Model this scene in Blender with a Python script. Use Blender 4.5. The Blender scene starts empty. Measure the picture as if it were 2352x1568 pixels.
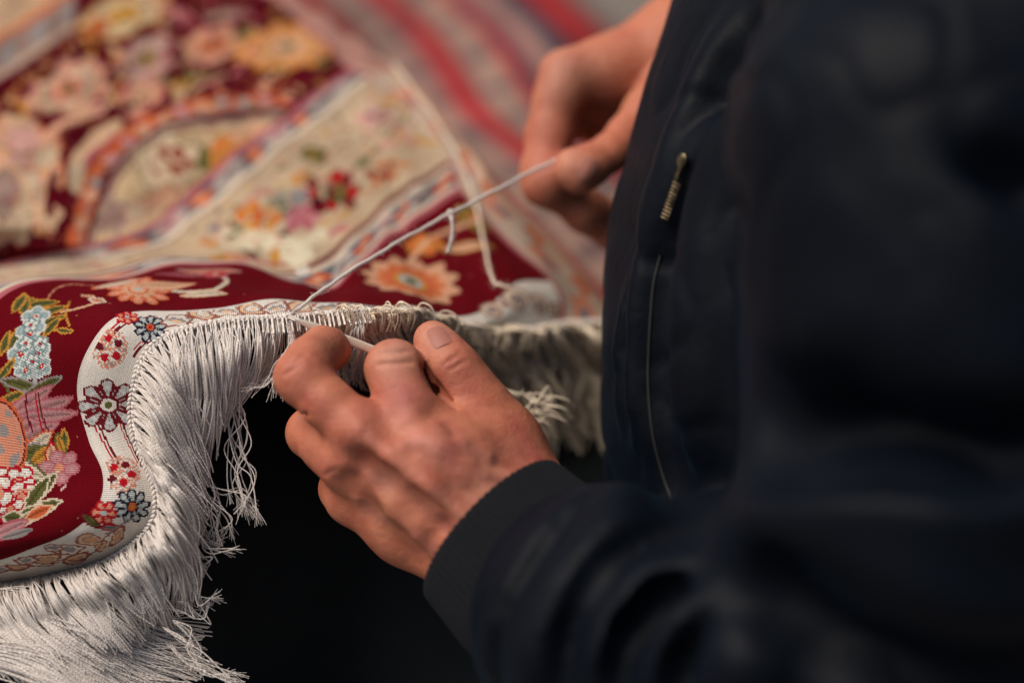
import bpy, math, random
import numpy as np
rng = np.random.default_rng(11)
random.seed(5)
SC = bpy.context.scene
COL = SC.collection
R = math.radians

# ------------------------------------------------------------------ camera, sky, sun, exposure
PITCH = R(35.0)
CAM = np.array([0.0, 0.0, 0.824])
FWD = np.array([0.0, math.cos(PITCH), -math.sin(PITCH)])
UP = np.array([0.0, math.sin(PITCH), math.cos(PITCH)])
RT = np.array([1.0, 0.0, 0.0])
FPX = 2352 * 85.0 / 36.0
cam_d = bpy.data.cameras.new("camera")
cam = bpy.data.objects.new("camera", cam_d)
COL.objects.link(cam)
cam.location = CAM
cam.rotation_euler = (R(90) - PITCH, 0, 0)
cam_d.lens = 85
cam_d.sensor_width = 36
cam_d.clip_start = 0.02
cam_d.clip_end = 200
cam_d.dof.use_dof = True
cam_d.dof.focus_distance = 0.985
cam_d.dof.aperture_fstop = 2.25
SC.camera = cam

SUN_EL, SUN_ROT = R(60), R(-92)          # high, soft, from the left and a little beyond the rug
world = bpy.data.worlds.new("World")
SC.world = world
world.use_nodes = True
wn = world.node_tree
sky = wn.nodes.new("ShaderNodeTexSky")
sky.sky_type = 'NISHITA'
sky.sun_disc = False
sky.sun_elevation = SUN_EL
sky.sun_rotation = SUN_ROT
sky.air_density = 1.0
sky.dust_density = 3.0
sky.ozone_density = 0.8
bg = wn.nodes["Background"]
bg.inputs[1].default_value = 0.050
wn.links.new(sky.outputs[0], bg.inputs[0])
sun_d = bpy.data.lights.new("sun", 'SUN')
sun_d.energy = 2.5
sun_d.angle = R(42)
sun_d.color = (1.0, 0.90, 0.80)
sun = bpy.data.objects.new("sun", sun_d)
COL.objects.link(sun)
# direction TO the sun (Blender sky: rotation measured from +Y clockwise seen from above)
sv = np.array([math.sin(SUN_ROT) * math.cos(SUN_EL), math.cos(SUN_ROT) * math.cos(SUN_EL), math.sin(SUN_EL)])
from mathutils import Vector, Matrix
sun.rotation_euler = Vector(sv).to_track_quat('Z', 'Y').to_euler()
SC.view_settings.view_transform = 'Standard'
SC.view_settings.look = 'None'
SC.view_settings.exposure = 0.54
SC.view_settings.gamma = 1.0

# ------------------------------------------------------------------ helpers
def P(px, py, d):
    """point at distance d (along the view axis) behind spot (px,py) of a 2352 wide view"""
    return CAM + d * (FWD + RT * (px - 1176) / FPX + UP * (784 - py) / FPX)
def PZ(px, py, z):
    """point at height z"""
    v = FWD + RT * (px - 1176) / FPX + UP * (784 - py) / FPX
    return CAM + v * ((z - CAM[2]) / v[2])
def proj(X):
    V = np.asarray(X) - CAM
    d = V @ FWD
    return 1176 + FPX * (V @ RT) / d, 784 - FPX * (V @ UP) / d, d
def lin(r, g, b):
    f = lambda c: ((c / 255 + .055) / 1.055) ** 2.4 if c > 10 else c / 255 / 12.92
    return np.array([f(r), f(g), f(b)])
def setp(o, label=None, cat=None, group=None, kind=None):
    if label: o['label'] = label
    if cat: o['category'] = cat
    if group: o['group'] = group
    if kind: o['kind'] = kind
    return o
def mesh_obj(name, V, F, mat=None, parent=None, smooth=True):
    V = np.ascontiguousarray(V, dtype=np.float32)
    F = np.ascontiguousarray(F, dtype=np.int32)
    me = bpy.data.meshes.new(name)
    n = F.shape[1]
    me.vertices.add(len(V)); me.vertices.foreach_set("co", V.ravel())
    me.loops.add(F.size); me.loops.foreach_set("vertex_index", F.ravel())
    me.polygons.add(len(F))
    me.polygons.foreach_set("loop_start", np.arange(0, F.size, n, dtype=np.int32))
    me.polygons.foreach_set("use_smooth", np.full(len(F), smooth))
    me.update(calc_edges=True)
    me.validate()
    o = bpy.data.objects.new(name, me)
    COL.objects.link(o)
    if mat: me.materials.append(mat)
    if parent: o.parent = parent
    return o
def empty(name, loc=(0, 0, 0)):
    o = bpy.data.objects.new(name, None)
    o.location = loc
    o.empty_display_size = .02
    COL.objects.link(o)
    bpy.context.view_layer.update()
    return o
def adopt(child, parent):
    """parent keeping the world place"""
    child.parent = parent
    child.matrix_parent_inverse = Matrix.Translation(-parent.location)
    return child
def vattr(o, name, data, domain='POINT', typ='FLOAT_COLOR'):
    a = o.data.attributes.new(name, typ, domain)
    if typ == 'FLOAT_COLOR':
        d = np.ones((len(data), 4), dtype=np.float32); d[:, :3] = data
        a.data.foreach_set("color", d.ravel())
    elif typ == 'FLOAT':
        a.data.foreach_set("value", np.ascontiguousarray(data, dtype=np.float32))
    elif typ == 'FLOAT_VECTOR':
        a.data.foreach_set("vector", np.ascontiguousarray(data, dtype=np.float32).ravel())

def cr(Pts, ts):
    """Catmull-Rom through Pts (n,k...) at float indices ts"""
    Pts = np.asarray(Pts, float); n = len(Pts)
    ts = np.clip(ts, 0, n - 1 - 1e-9)
    i = np.floor(ts).astype(int); f = ts - i
    g = lambda j: Pts[np.clip(j, 0, n - 1)]
    ext0 = 2 * Pts[0] - Pts[1]; ext1 = 2 * Pts[-1] - Pts[-2]
    Q = np.concatenate([ext0[None], Pts, ext1[None]], 0)
    p0, p1, p2, p3 = Q[i], Q[i + 1], Q[i + 2], Q[i + 3]
    sh = (-1,) + (1,) * (Pts.ndim - 1); f = f.reshape(sh)
    return .5 * ((2 * p1) + (-p0 + p2) * f + (2 * p0 - 5 * p1 + 4 * p2 - p3) * f ** 2 + (-p0 + 3 * p1 - 3 * p2 + p3) * f ** 3)

def tubes(paths, rad, sides=5, taper=0.0):
    """paths (N,K,3); rad scalar or (N,) or (N,K): N round tubes in one vertex/face array"""
    paths = np.asarray(paths, float); N, K, _ = paths.shape
    T = np.gradient(paths, axis=1); T /= np.linalg.norm(T, axis=2, keepdims=True) + 1e-12
    ref = np.where(np.abs(T[..., 2:3]) > .9, np.array([1., 0, 0]), np.array([0, 0, 1.]))
    ref = np.broadcast_to(np.array([.31, .89, .33]), T.shape) + 0 * ref
    A = np.cross(T, ref); A /= np.linalg.norm(A, axis=2, keepdims=True) + 1e-12
    B = np.cross(T, A)
    rad = np.asarray(rad, float)
    if rad.ndim == 0: rad = np.full((N, K), rad)
    elif rad.ndim == 1: rad = np.repeat(rad[:, None], K, 1)
    th = np.arange(sides) / sides * 2 * np.pi
    V = paths[:, :, None] + rad[:, :, None, None] * (A[:, :, None] * np.cos(th)[None, None, :, None] + B[:, :, None] * np.sin(th)[None, None, :, None])
    base = (np.arange(N) * K * sides)[:, None, None] + (np.arange(K - 1) * sides)[None, :, None]
    j = np.arange(sides)[None, None]; j2 = (j + 1) % sides
    F = np.stack([base + j, base + j2, base + sides + j2, base + sides + j], -1).reshape(-1, 4)
    return V.reshape(-1, 3), F

# ------------------------------------------------------------------ materials
def new_mat(name):
    m = bpy.data.materials.new(name); m.use_nodes = True
    nt = m.node_tree; b = nt.nodes["Principled BSDF"]
    return m, nt, b
def node(nt, t, **kw):
    n = nt.nodes.new(t)
    for k, v in kw.items(): setattr(n, k, v)
    return n
def bump(nt, b, height, strength=.3, dist=.001, prev=None):
    bn = node(nt, "ShaderNodeBump"); bn.inputs["Strength"].default_value = strength
    bn.inputs["Distance"].default_value = dist
    nt.links.new(height, bn.inputs["Height"])
    if prev is not None: nt.links.new(prev, bn.inputs["Normal"])
    nt.links.new(bn.outputs[0], b.inputs["Normal"])
    return bn.outputs[0]
def noise(nt, scale, detail=3, vec=None, rough=.5):
    n = node(nt, "ShaderNodeTexNoise"); n.inputs["Scale"].default_value = scale
    n.inputs["Detail"].default_value = detail; n.inputs["Roughness"].default_value = rough
    if vec is None:
        tc = node(nt, "ShaderNodeTexCoord"); vec = tc.outputs["Object"]
    nt.links.new(vec, n.inputs["Vector"])
    return n
def ramp(nt, fac, stops):
    r = node(nt, "ShaderNodeValToRGB"); e = r.color_ramp.elements
    while len(e) < len(stops): e.new(.5)
    for el, (p, c) in zip(e, stops): el.position = p; el.color = (*c, 1)
    nt.links.new(fac, r.inputs[0]); return r
def cloth(name, col, rough=.6, sheen=.2, tint=(.3, .4, .6), nscale=1800, bstr=.25, spec=.3, weave=None):
    m, nt, b = new_mat(name)
    n = noise(nt, 25, 4)
    c = np.array(col)
    r = ramp(nt, n.outputs[0], [(.3, c * .82), (.7, c * 1.18)])
    nt.links.new(r.outputs[0], b.inputs["Base Color"])
    b.inputs["Roughness"].default_value = rough
    b.inputs["Specular IOR Level"].default_value = spec
    b.inputs["Sheen Weight"].default_value = sheen
    b.inputs["Sheen Tint"].default_value = (*tint, 1)
    b.inputs["Sheen Roughness"].default_value = .45
    n2 = noise(nt, nscale, 2)
    o = bump(nt, b, n2.outputs[0], bstr, .0006)
    n3 = noise(nt, 60, 3)
    bump(nt, b, n3.outputs[0], .25, .004, prev=o)
    return m
M = {}
M['jacket'] = cloth('navy nylon shell', (.0018, .0032, .0062), .56, .02, (.2, .45, .8), 1500, .15, .10)
M['knit'] = cloth('black ribbed knit', (.0060, .0068, .0085), .85, .06, (.5, .55, .7), 2500, .5, .12)
M['trousers'] = cloth('black trouser cloth', (.0080, .0100, .0115), .85, .03, (.2, .5, .6), 1500, .3, .12)

def skin_mat():
    m, nt, b = new_mat('weathered skin')
    a = node(nt, "ShaderNodeAttribute", attribute_name="tone")
    n = noise(nt, 70, 5, rough=.6)
    r = ramp(nt, n.outputs[0], [(.32, (.84, .68, .66)), (.50, (1, 1, 1)), (.68, (1.08, 1.16, 1.10))])
    mx = node(nt, "ShaderNodeMix", data_type='RGBA', blend_type='MULTIPLY'); mx.inputs[0].default_value = .9
    nt.links.new(a.outputs["Color"], mx.inputs[6]); nt.links.new(r.outputs[0], mx.inputs[7])
    # small sun spots and pores
    v = noise(nt, 320, 3)
    r2 = ramp(nt, v.outputs[0], [(.30, (.78, .66, .62)), (.42, (1, 1, 1))])
    mx2 = node(nt, "ShaderNodeMix", data_type='RGBA', blend_type='MULTIPLY'); mx2.inputs[0].default_value = .6
    nt.links.new(mx.outputs[2], mx2.inputs[6]); nt.links.new(r2.outputs[0], mx2.inputs[7]); mx2.inputs[0].default_value = .35
    nt.links.new(mx2.outputs[2], b.inputs["Base Color"])
    b.inputs["Roughness"].default_value = .56
    b.inputs["Specular IOR Level"].default_value = .32
    b.inputs["Subsurface Weight"].default_value = .22
    b.inputs["Subsurface Radius"].default_value = (1.0, .28, .14)
    b.inputs["Subsurface Scale"].default_value = .005
    tc = node(nt, "ShaderNodeTexCoord")
    vo = node(nt, "ShaderNodeTexVoronoi", feature='DISTANCE_TO_EDGE'); vo.inputs["Scale"].default_value = 420
    nt.links.new(tc.outputs["Object"], vo.inputs["Vector"])
    rr = ramp(nt, vo.outputs["Distance"], [(0, (0, 0, 0)), (.12, (1, 1, 1))])
    o = bump(nt, b, rr.outputs[0], .16, .0004)
    mp = node(nt, "ShaderNodeMapping"); mp.inputs["Rotation"].default_value = (.3, .2, .75); mp.inputs["Scale"].default_value = (90, 420, 260)
    nt.links.new(tc.outputs["Object"], mp.inputs[0]); n5 = noise(nt, 1.0, 4, vec=mp.outputs[0], rough=.6); o = bump(nt, b, n5.outputs[0], .35, .0009, prev=o)
    n4 = noise(nt, 160, 5, rough=.65)
    bump(nt, b, n4.outputs[0], .45, .0014, prev=o)
    return m
M['skin'] = skin_mat()
def nail_mat():
    m, nt, b = new_mat('finger nail')
    b.inputs["Base Color"].default_value = (.36, .145, .105, 1)
    b.inputs["Roughness"].default_value = .5
    b.inputs["Subsurface Weight"].default_value = .2
    b.inputs["Specular IOR Level"].default_value = .25
    b.inputs["Subsurface Scale"].default_value = .002
    n = noise(nt, 500, 2); bump(nt, b, n.outputs[0], .1, .0004)
    return m
M['nail'] = nail_mat()

def thread_mat(name, col, rough=.42, sheen=.3, var=.12):
    m, nt, b = new_mat(name)
    a = node(nt, "ShaderNodeAttribute", attribute_name="along")   # x: position along the strand in mm, y: round it, z: random
    sx = node(nt, "ShaderNodeSeparateXYZ"); nt.links.new(a.outputs["Vector"], sx.inputs[0])
    c = np.array(col)
    r = ramp(nt, sx.outputs[2], [(0, c * (1 - var)), (.5, c), (1, np.minimum(c * (1 + var) + np.array([.01, .005, -.01]), 1))])
    nt.links.new(r.outputs[0], b.inputs["Base Color"])
    # two-ply twist
    m1 = node(nt, "ShaderNodeMath", operation='MULTIPLY_ADD'); nt.links.new(sx.outputs[0], m1.inputs[0]); m1.inputs[1].default_value = 3.6
    nt.links.new(sx.outputs[1], m1.inputs[2])
    m2 = node(nt, "ShaderNodeMath", operation='SINE'); nt.links.new(m1.outputs[0], m2.inputs[0])
    b.inputs["Roughness"].default_value = rough
    b.inputs["Sheen Weight"].default_value = sheen
    b.inputs["Specular IOR Level"].default_value = .5
    b.inputs["Subsurface Weight"].default_value = .0
    bump(nt, b, m2.outputs[0], .35, .0003)
    return m
M['silk'] = thread_mat('white silk strands', (.70, .63, .57))
M['silk_cream'] = thread_mat('cream cotton strands', (.86, .70, .52), var=.25)
M['yarn'] = thread_mat('off white repair yarn', (.64, .56, .50), .5)

def strand_attr(o, N, K, sides, plen, rnd=None):
    al = np.zeros((N, K, sides, 3), np.float32)
    al[..., 0] = (np.linspace(0, 1, K)[None, :, None] * np.asarray(plen).reshape(-1, 1, 1) * 1000)
    al[..., 1] = np.arange(sides)[None, None] / sides * 2 * np.pi
    al[..., 2] = (rng.random(N) if rnd is None else rnd)[:, None, None]
    vattr(o, "along", al.reshape(-1, 3), 'POINT', 'FLOAT_VECTOR')
def strands(name, paths, rad, mat, parent=None, sides=5):
    paths = np.asarray(paths); N, K, _ = paths.shape
    V, F = tubes(paths, rad, sides)
    o = mesh_obj(name, V, F, mat)
    pl = np.linalg.norm(np.diff(paths, axis=1), axis=2).sum(1)
    strand_attr(o, N, K, sides, pl)
    if parent is not None: adopt(o, parent)
    return o

# ------------------------------------------------------------------ implicit surfaces
class Blob:
    """smooth union of round cones, polygonised by surface nets"""
    def __init__(s): s.items = []
    def cone(s, a, b, ra, rb, k=.006, sub=False):
        s.items.append((np.asarray(a, float), np.asarray(b, float), ra, rb, k, sub)); return s
    def chain(s, pts, k=.006, sub=False):
        for (a, ra), (b, rb) in zip(pts[:-1], pts[1:]): s.cone(a, b, ra, rb, k, sub)
        return s
    @staticmethod
    def dcone(X, a, b, ra, rb):
        ab = b - a; L2 = ab @ ab + 1e-12
        h = np.clip(((X - a) @ ab) / L2, 0, 1)
        return np.linalg.norm(X - a - h[..., None] * ab, axis=-1) - (ra + (rb - ra) * h)
    def field(s, X):
        D = np.full(X.shape[:-1], .08)
        for a, b, ra, rb, k, sub in s.items:
            d = s.dcone(X, a, b, ra, rb)
            if sub:
                h = np.clip(.5 - .5 * (D + d) / k, 0, 1); D = D * (1 - h) + (-d) * h + k * h * (1 - h)
            else:
                h = np.clip(.5 + .5 * (d - D) / k, 0, 1); D = d * h + 0; D = None if False else D
        return D
    def smin(s, D, d, k, sub):
        if sub:
            h = np.clip(.5 - .5 * (D + d) / k, 0, 1)
            return D * (1 - h) - d * h + k * h * (1 - h)
        h = np.clip(.5 + .5 * (d - D) / k, 0, 1)
        return d * (1 - h) + D * h - k * h * (1 - h)
    def at(s, X):
        D = np.full(X.shape[:-1], .5)
        for a, b, ra, rb, k, sub in s.items: D = s.smin(D, s.dcone(X, a, b, ra, rb), k, sub)
        return D
    def ray(s, px, py, dmin=.5, dmax=1.6):
        v = FWD + RT * (px - 1176) / FPX + UP * (784 - py) / FPX
        t = dmin
        for _ in range(90):
            d = float(s.at((CAM + v * t)[None])[0])
            if abs(d) < 2e-4: return CAM + v * t
            t += d * .8
            if t > dmax: return None
        return CAM + v * t
    def nrm(s, X, e=1e-3):
        g = np.stack([s.at(X + np.eye(3)[i] * e) - s.at(X - np.eye(3)[i] * e) for i in range(3)], -1)
        return g / (np.linalg.norm(g, axis=-1, keepdims=True) + 1e-12)
    def mesh(s, vox, lo=None, hi=None):
        if lo is None:
            lo = np.min([np.minimum(i[0] - i[2], i[1] - i[3]) for i in s.items if not i[5]], 0) - 3 * vox - .002
            hi = np.max([np.maximum(i[0] + i[2], i[1] + i[3]) for i in s.items if not i[5]], 0) + 3 * vox + .002
        n = np.ceil((hi - lo) / vox).astype(int) + 1
        ax = [lo[i] + np.arange(n[i]) * vox for i in range(3)]
        D = np.full(n, .08, np.float32)
        for a, b, ra, rb, k, sub in s.items:
            m = max(ra, rb) + 1.2 * k + 2.5 * vox
            i0 = np.clip(np.floor((np.minimum(a, b) - m - lo) / vox).astype(int), 0, n)
            i1 = np.clip(np.ceil((np.maximum(a, b) + m - lo) / vox).astype(int) + 1, 0, n)
            if (i1 <= i0).any(): continue
            sl = tuple(slice(i0[q], i1[q]) for q in range(3))
            X = np.stack(np.meshgrid(ax[0][sl[0]], ax[1][sl[1]], ax[2][sl[2]], indexing='ij'), -1).astype(np.float32)
            d = s.dcone(X, a.astype(np.float32), b.astype(np.float32), ra, rb).astype(np.float32)
            D[sl] = s.smin(D[sl], d, k, sub)
        D[0] = D[-1] = .08; D[:, 0] = D[:, -1] = .08; D[:, :, 0] = D[:, :, -1] = .08
        return nets(D, lo, vox)
def nets(D, lo, vox):
    n = D.shape; S = D < 0
    c = np.zeros([i - 1 for i in n], np.uint8)
    for dx in (0, 1):
        for dy in (0, 1):
            for dz in (0, 1):
                c += S[dx:n[0] - 1 + dx, dy:n[1] - 1 + dy, dz:n[2] - 1 + dz]
    act = (c > 0) & (c < 8)
    I = np.argwhere(act)
    idx = np.full(act.shape, -1, np.int64); idx[act] = np.arange(len(I))
    acc = np.zeros((len(I), 3)); cnt = np.zeros(len(I))
    corners = [(x, y, z) for x in (0, 1) for y in (0, 1) for z in (0, 1)]
    vals = {cc: D[I[:, 0] + cc[0], I[:, 1] + cc[1], I[:, 2] + cc[2]].astype(float) for cc in corners}
    for a in corners:
        for q in range(3):
            if a[q]: continue
            b = list(a); b[q] = 1; b = tuple(b)
            va, vb = vals[a], vals[b]; m = (va < 0) != (vb < 0)
            t = np.where(m, va / np.where(m, va - vb, 1), 0)
            p = np.tile(np.array(a, float), (len(I), 1)); p[:, q] = t
            acc += p * m[:, None]; cnt += m
    V = lo + vox * (I + acc / cnt[:, None])
    Fs = []
    for q in range(3):
        o = [0, 1, 2]; o.remove(q)
        A = np.take(S, range(0, n[q] - 1), q); B = np.take(S, range(1, n[q]), q)
        E = np.argwhere(A != B)
        E = E[(E[:, o[0]] > 0) & (E[:, o[1]] > 0) & (E[:, o[0]] < n[o[0]] - 1) & (E[:, o[1]] < n[o[1]] - 1)]
        ins = A[E[:, 0], E[:, 1], E[:, 2]]
        def g(d0, d1):
            e = E.copy(); e[:, o[0]] += d0; e[:, o[1]] += d1
            return idx[e[:, 0], e[:, 1], e[:, 2]]
        f = np.stack([g(-1, -1), g(0, -1), g(0, 0), g(-1, 0)], 1)
        flip = ins if q != 1 else ~ins
        f = np.where(flip[:, None], f, f[:, ::-1])
        Fs.append(f)
    F = np.concatenate(Fs)
    F = F[(F >= 0).all(1)]
    return V, F
def relax(V, F, it=2, lam=.5):
    E = np.concatenate([F[:, [0, 1]], F[:, [1, 2]], F[:, [2, 3]], F[:, [3, 0]]])
    for _ in range(it):
        s = np.zeros_like(V); c = np.bincount(E.ravel(), minlength=len(V)).astype(float)
        for q in range(3):
            s[:, q] = np.bincount(E[:, 0], V[E[:, 1], q], len(V)) + np.bincount(E[:, 1], V[E[:, 0], q], len(V))
        V = V + lam * (s / np.maximum(c, 1)[:, None] - V)
    return V
def vnormals(V, F):
    fn = np.cross(V[F[:, 2]] - V[F[:, 0]], V[F[:, 3]] - V[F[:, 1]])
    N = np.zeros_like(V)
    for j in range(4):
        for q in range(3): N[:, q] += np.bincount(F[:, j], fn[:, q], len(V))
    return N / (np.linalg.norm(N, axis=1, keepdims=True) + 1e-12)

# ================================================================== THE SETTING
def pavement():
    m, nt, b = new_mat('worn grey paving')
    n = noise(nt, 14, 6, rough=.6); n2 = noise(nt, 160, 3)
    r = ramp(nt, n.outputs[0], [(.3, (.13, .108, .09)), (.7, (.20, .17, .142))])
    nt.links.new(r.outputs[0], b.inputs["Base Color"]); b.inputs["Roughness"].default_value = .9
    bump(nt, b, n2.outputs[0], .4, .003)
    s = 60.0
    g = np.linspace(-1, 1, 41); g = np.sign(g) * np.abs(g) ** 3 * s
    X, Y = np.meshgrid(g, g, indexing='ij')
    V = np.stack([X, Y + .8, 0 * X], -1).reshape(-1, 3); i = np.arange(40)
    a = (i[:, None] * 41 + i[None]).ravel()
    F = np.stack([a, a + 41, a + 42, a + 1], 1)
    setp(mesh_obj('pavement', V, F, m), 'worn grey pavement under the rugs', kind='structure')
pavement()

def grid_faces(nu, nv):
    a = (np.arange(nu - 1)[:, None] * nv + np.arange(nv - 1)[None]).ravel()
    return np.stack([a, a + nv, a + nv + 1, a + 1], 1)

# ------------------------------------------------------------------ striped flat weave behind
def kilim():
    m, nt, b = new_mat('striped flat weave wool')
    a = node(nt, "ShaderNodeAttribute", attribute_name="dye")
    n = noise(nt, 26, 5)
    r = ramp(nt, n.outputs[0], [(.35, (.70, .66, .68)), (.6, (1.05, 1.0, .97))])
    mx = node(nt, "ShaderNodeMix", data_type='RGBA', blend_type='MULTIPLY'); mx.inputs[0].default_value = 1
    nt.links.new(a.outputs["Color"], mx.inputs[6]); nt.links.new(r.outputs[0], mx.inputs[7])
    nt.links.new(mx.outputs[2], b.inputs["Base Color"]); b.inputs["Roughness"].default_value = .95
    n2 = noise(nt, 600, 2); bump(nt, b, n2.outputs[0], .5, .001)
    ys = np.array([-260, -120, 0, 80, 180, 250, 350, 450, 560, 700])
    gx = np.array([-250, -120, 0, 85, 155, 200, 320, 430, 540, 680])
    x0 = np.linspace(-200, 1345, 13)
    C = np.zeros((13, 10, 3))
    for i, x in enumerate(x0):
        for j in range(10):
            z = .125 + .012 * math.sin(i * 1.1 + j * .7) * (1 if j > 2 else .6) + (.0 if i < 12 else -.09)
            C[i, j] = PZ(x + gx[j], ys[j], max(z, .006))
    U = np.linspace(0, 12, 420); W = np.linspace(0, 9, 120)
    A = cr(C, U); V = cr(A.transpose(1, 0, 2), W).transpose(1, 0, 2)
    V[..., 2] = np.maximum(V[..., 2], .004)
    F = grid_faces(420, 120)
    o = mesh_obj('striped_kilim', V.reshape(-1, 3), F, m)
    xx = np.interp(U, np.arange(13), x0)[:, None] * np.ones(120)
    ww = np.ones(420)[:, None] * W[None]
    red = lin(205, 18, 30); dred = lin(120, 20, 38); sl = lin(92, 84, 96); gre = lin(178, 158, 140); rose = lin(170, 120, 112); cream = lin(190, 172, 146)
    stops = [(-200, gre), (540, gre), (556, sl), (625, sl), (640, cream), (680, rose), (700, red), (738, dred), (752, cream), (800, gre), (850, rose), (872, red),
             (915, lin(165, 20, 34)), (935, gre), (1000, cream), (1022, rose), (1034, red), (1052, dred), (1075, sl), (1092, rose), (1135, gre),
             (1150, sl), (1205, lin(80, 60, 75)), (1222, lin(245, 0, 14)), (1292, lin(245, 0, 14)), (1308, rose), (1330, gre), (1345, gre)]
    xs = [q[0] for q in stops]; cs = np.array([q[1] for q in stops])
    col = np.stack([np.interp(xx, xs, cs[:, q]) for q in range(3)], -1)
    # slate motifs woven into the pale stripes
    sm = (np.sin(ww * 7.5 + xx * .02) > .55) & (((xx > 760) & (xx < 860)) | ((xx > 940) & (xx < 1020)) | ((xx > 640) & (xx < 690)))
    col[sm] = col[sm] * .35 + sl * .55
    col *= np.array([.58, .48, .50])
    vattr(o, "dye", col.reshape(-1, 3))
    setp(o, 'red, grey and cream striped flat-woven kilim spread behind the floral rug', 'kilim')
kilim()

# ------------------------------------------------------------------ the floral rug
# control lattice: columns along the fringed end, rows inward from it; entries (px, py, distance) or (px, py, None, height)
FZ = lambda px, py, z: PZ(px, py, z)
def zfar(py): return float(np.interp(py, [-900, -150, 0, 200, 400, 520, 600, 700, 780], [.235, .262, .257, .247, .233, .226, .228, .236, .240]))
def H(px, py, dz=0.0): return PZ(px, py, zfar(py) + dz)
TV = np.array([0, 2.1, 8.2, 10.2, 17.5, 19.5, 29.0, 42.0])      # cm inward from the end for each row
cols = [
 [H(1420,745,-.050), H(1345,640,-.035), H(1140,430), H(1095,372), H(965,210), H(905,158), H(800,80), H(640,-40)],
 [H(1290,752,-.038), H(1262,650,-.022), H(1060,448), H(1030,372), H(850,188), H(805,165), H(690,60), H(540,-60)],
 [H(1205,765,-.028), H(1190,650,-.010), H(980,492,.002), H(955,420,.004), H(745,268,.004), H(700,232,.004), H(560,110), H(420,-30)],
 [H(1090,762,-.018), H(1078,728,-.010), H(900,545), H(878,470), H(640,348), H(600,305), H(430,175), H(290,30)],
 [P(960,725,1.018), P(930,703,1.032), H(815,622,.004), H(790,555), H(545,425), H(495,385), H(310,262), H(165,125)],
 [P(820,722,.998), P(800,697,1.017), P(742,660,1.064), P(715,612,1.085), H(455,505,-.006), H(405,462,-.006), H(215,350), H(50,220)],
 [P(680,735,.992), P(662,692,1.012), P(648,640,1.060), P(605,617,1.080), H(372,560,-.010), H(312,535,-.008), H(110,435), H(-60,310)],
 [P(560,742,.988), P(560,697,1.008), P(540,612,1.060), P(482,600,1.082), H(262,582,-.006), H(200,562,-.006), H(0,480), H(-160,380)],
 [P(460,755,.986), P(440,713,1.004), P(418,604,1.056), P(362,600,1.078), P(130,603,1.118), P(60,592,1.13), H(-110,520), H(-260,440)],
 [P(385,780,.985), P(330,712,.998), P(282,634,1.044), P(205,626,1.066), P(0,618,1.105), P(-70,608,1.118), H(-210,560), H(-350,490)],
 [P(335,825,.984), P(250,745,.990), P(118,650,1.028), P(52,640,1.046), P(-120,630,1.09), P(-190,622,1.10), H(-310,590), H(-440,530)],
 [P(315,890,.986), P(195,820,.987), P(0,688,1.014), P(-66,664,1.03), P(-240,650,1.07), P(-300,645,1.08), P(-420,620,1.13), P(-560,590,1.19)],
 [P(308,960,.988), P(180,910,.988), P(-90,800,1.004), P(-160,780,1.015), P(-340,740,1.05), P(-400,730,1.06), P(-520,700,1.10), P(-650,680,1.15)],
 [P(322,1030,.986), P(205,1010,.984), P(-100,930,.998), P(-190,910,1.008), P(-390,880,1.04), P(-450,870,1.05), P(-570,850,1.09), P(-700,830,1.14)],
 [P(352,1095,.980), P(238,1085,.977), P(-90,1070,.990), P(-190,1060,1.0), P(-400,1030,1.03), P(-460,1020,1.04), P(-600,1000,1.08), P(-740,990,1.13)],
 [P(364,1160,.978), P(232,1150,.972), P(-100,1160,.984), P(-200,1160,.992), P(-420,1150,1.02), P(-480,1150,1.03), P(-620,1150,1.07), P(-760,1150,1.12)],
 [P(338,1218,.982), P(190,1203,.972), P(-130,1200,.982), P(-240,1210,.99), P(-450,1220,1.015), P(-520,1220,1.025), P(-660,1230,1.06), P(-800,1240,1.11)],
 [P(244,1283,.994), P(112,1248,.974), P(-190,1232,.982), P(-300,1240,.99), P(-520,1260,1.01), P(-580,1265,1.02), P(-720,1280,1.06), P(-860,1300,1.10)],
 [P(120,1318,1.002), P(0,1286,.980), P(-280,1252,.984), P(-400,1260,.99), P(-620,1290,1.01), P(-680,1295,1.02), P(-820,1310,1.06), P(-960,1330,1.10)],
 [P(0,1338,1.006), P(-110,1305,.984), P(-390,1270,.988), P(-500,1280,.99), P(-720,1310,1.01), P(-780,1320,1.02), P(-920,1340,1.06), P(-1060,1360,1.10)],
 [P(-140,1348,1.010), P(-250,1318,.990), P(-520,1285,.992), P(-620,1300,1.0), P(-840,1330,1.01), P(-900,1340,1.02), P(-1040,1360,1.06), P(-1180,1380,1.10)],
]
CG = np.array(cols)
far_row = CG[:, 7] + (CG[:, 7] - CG[:, 6]) * 1.5; far_row[:, 2] = np.clip(far_row[:, 2], .12, .27)
CG = np.concatenate([CG, far_row[:, None]], 1)                       # (21, 9, 3)
TV = np.append(TV, 61.0)
NC, NR = CG.shape[:2]
def surf(u, v):
    """tensor grid of points"""
    A = cr(CG, u)
    return cr(A.transpose(1, 0, 2), v).transpose(1, 0, 2)
def edge_pt(u):
    u = np.atleast_1d(u)
    A = cr(CG, u)                      # (n, 8, 3)
    A = A.transpose(1, 0, 2)
    return cr(A, np.array([0.0]))[0]
def arc_samples(pts_fn, n, step):
    u = np.linspace(0, n, 4000); Pp = pts_fn(u)
    L = np.concatenate([[0], np.cumsum(np.linalg.norm(np.diff(Pp, axis=0), axis=1))])
    k = int(L[-1] / step)
    return np.interp(np.linspace(0, L[-1], k + 1), L, u), L[-1]
row1 = lambda u: cr(cr(CG, u).transpose(1, 0, 2), np.array([1.0]))[0]
uS, LEN_S = arc_samples(row1, NC - 1, .00072)
colk = lambda v: cr(CG[10], v)
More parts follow.
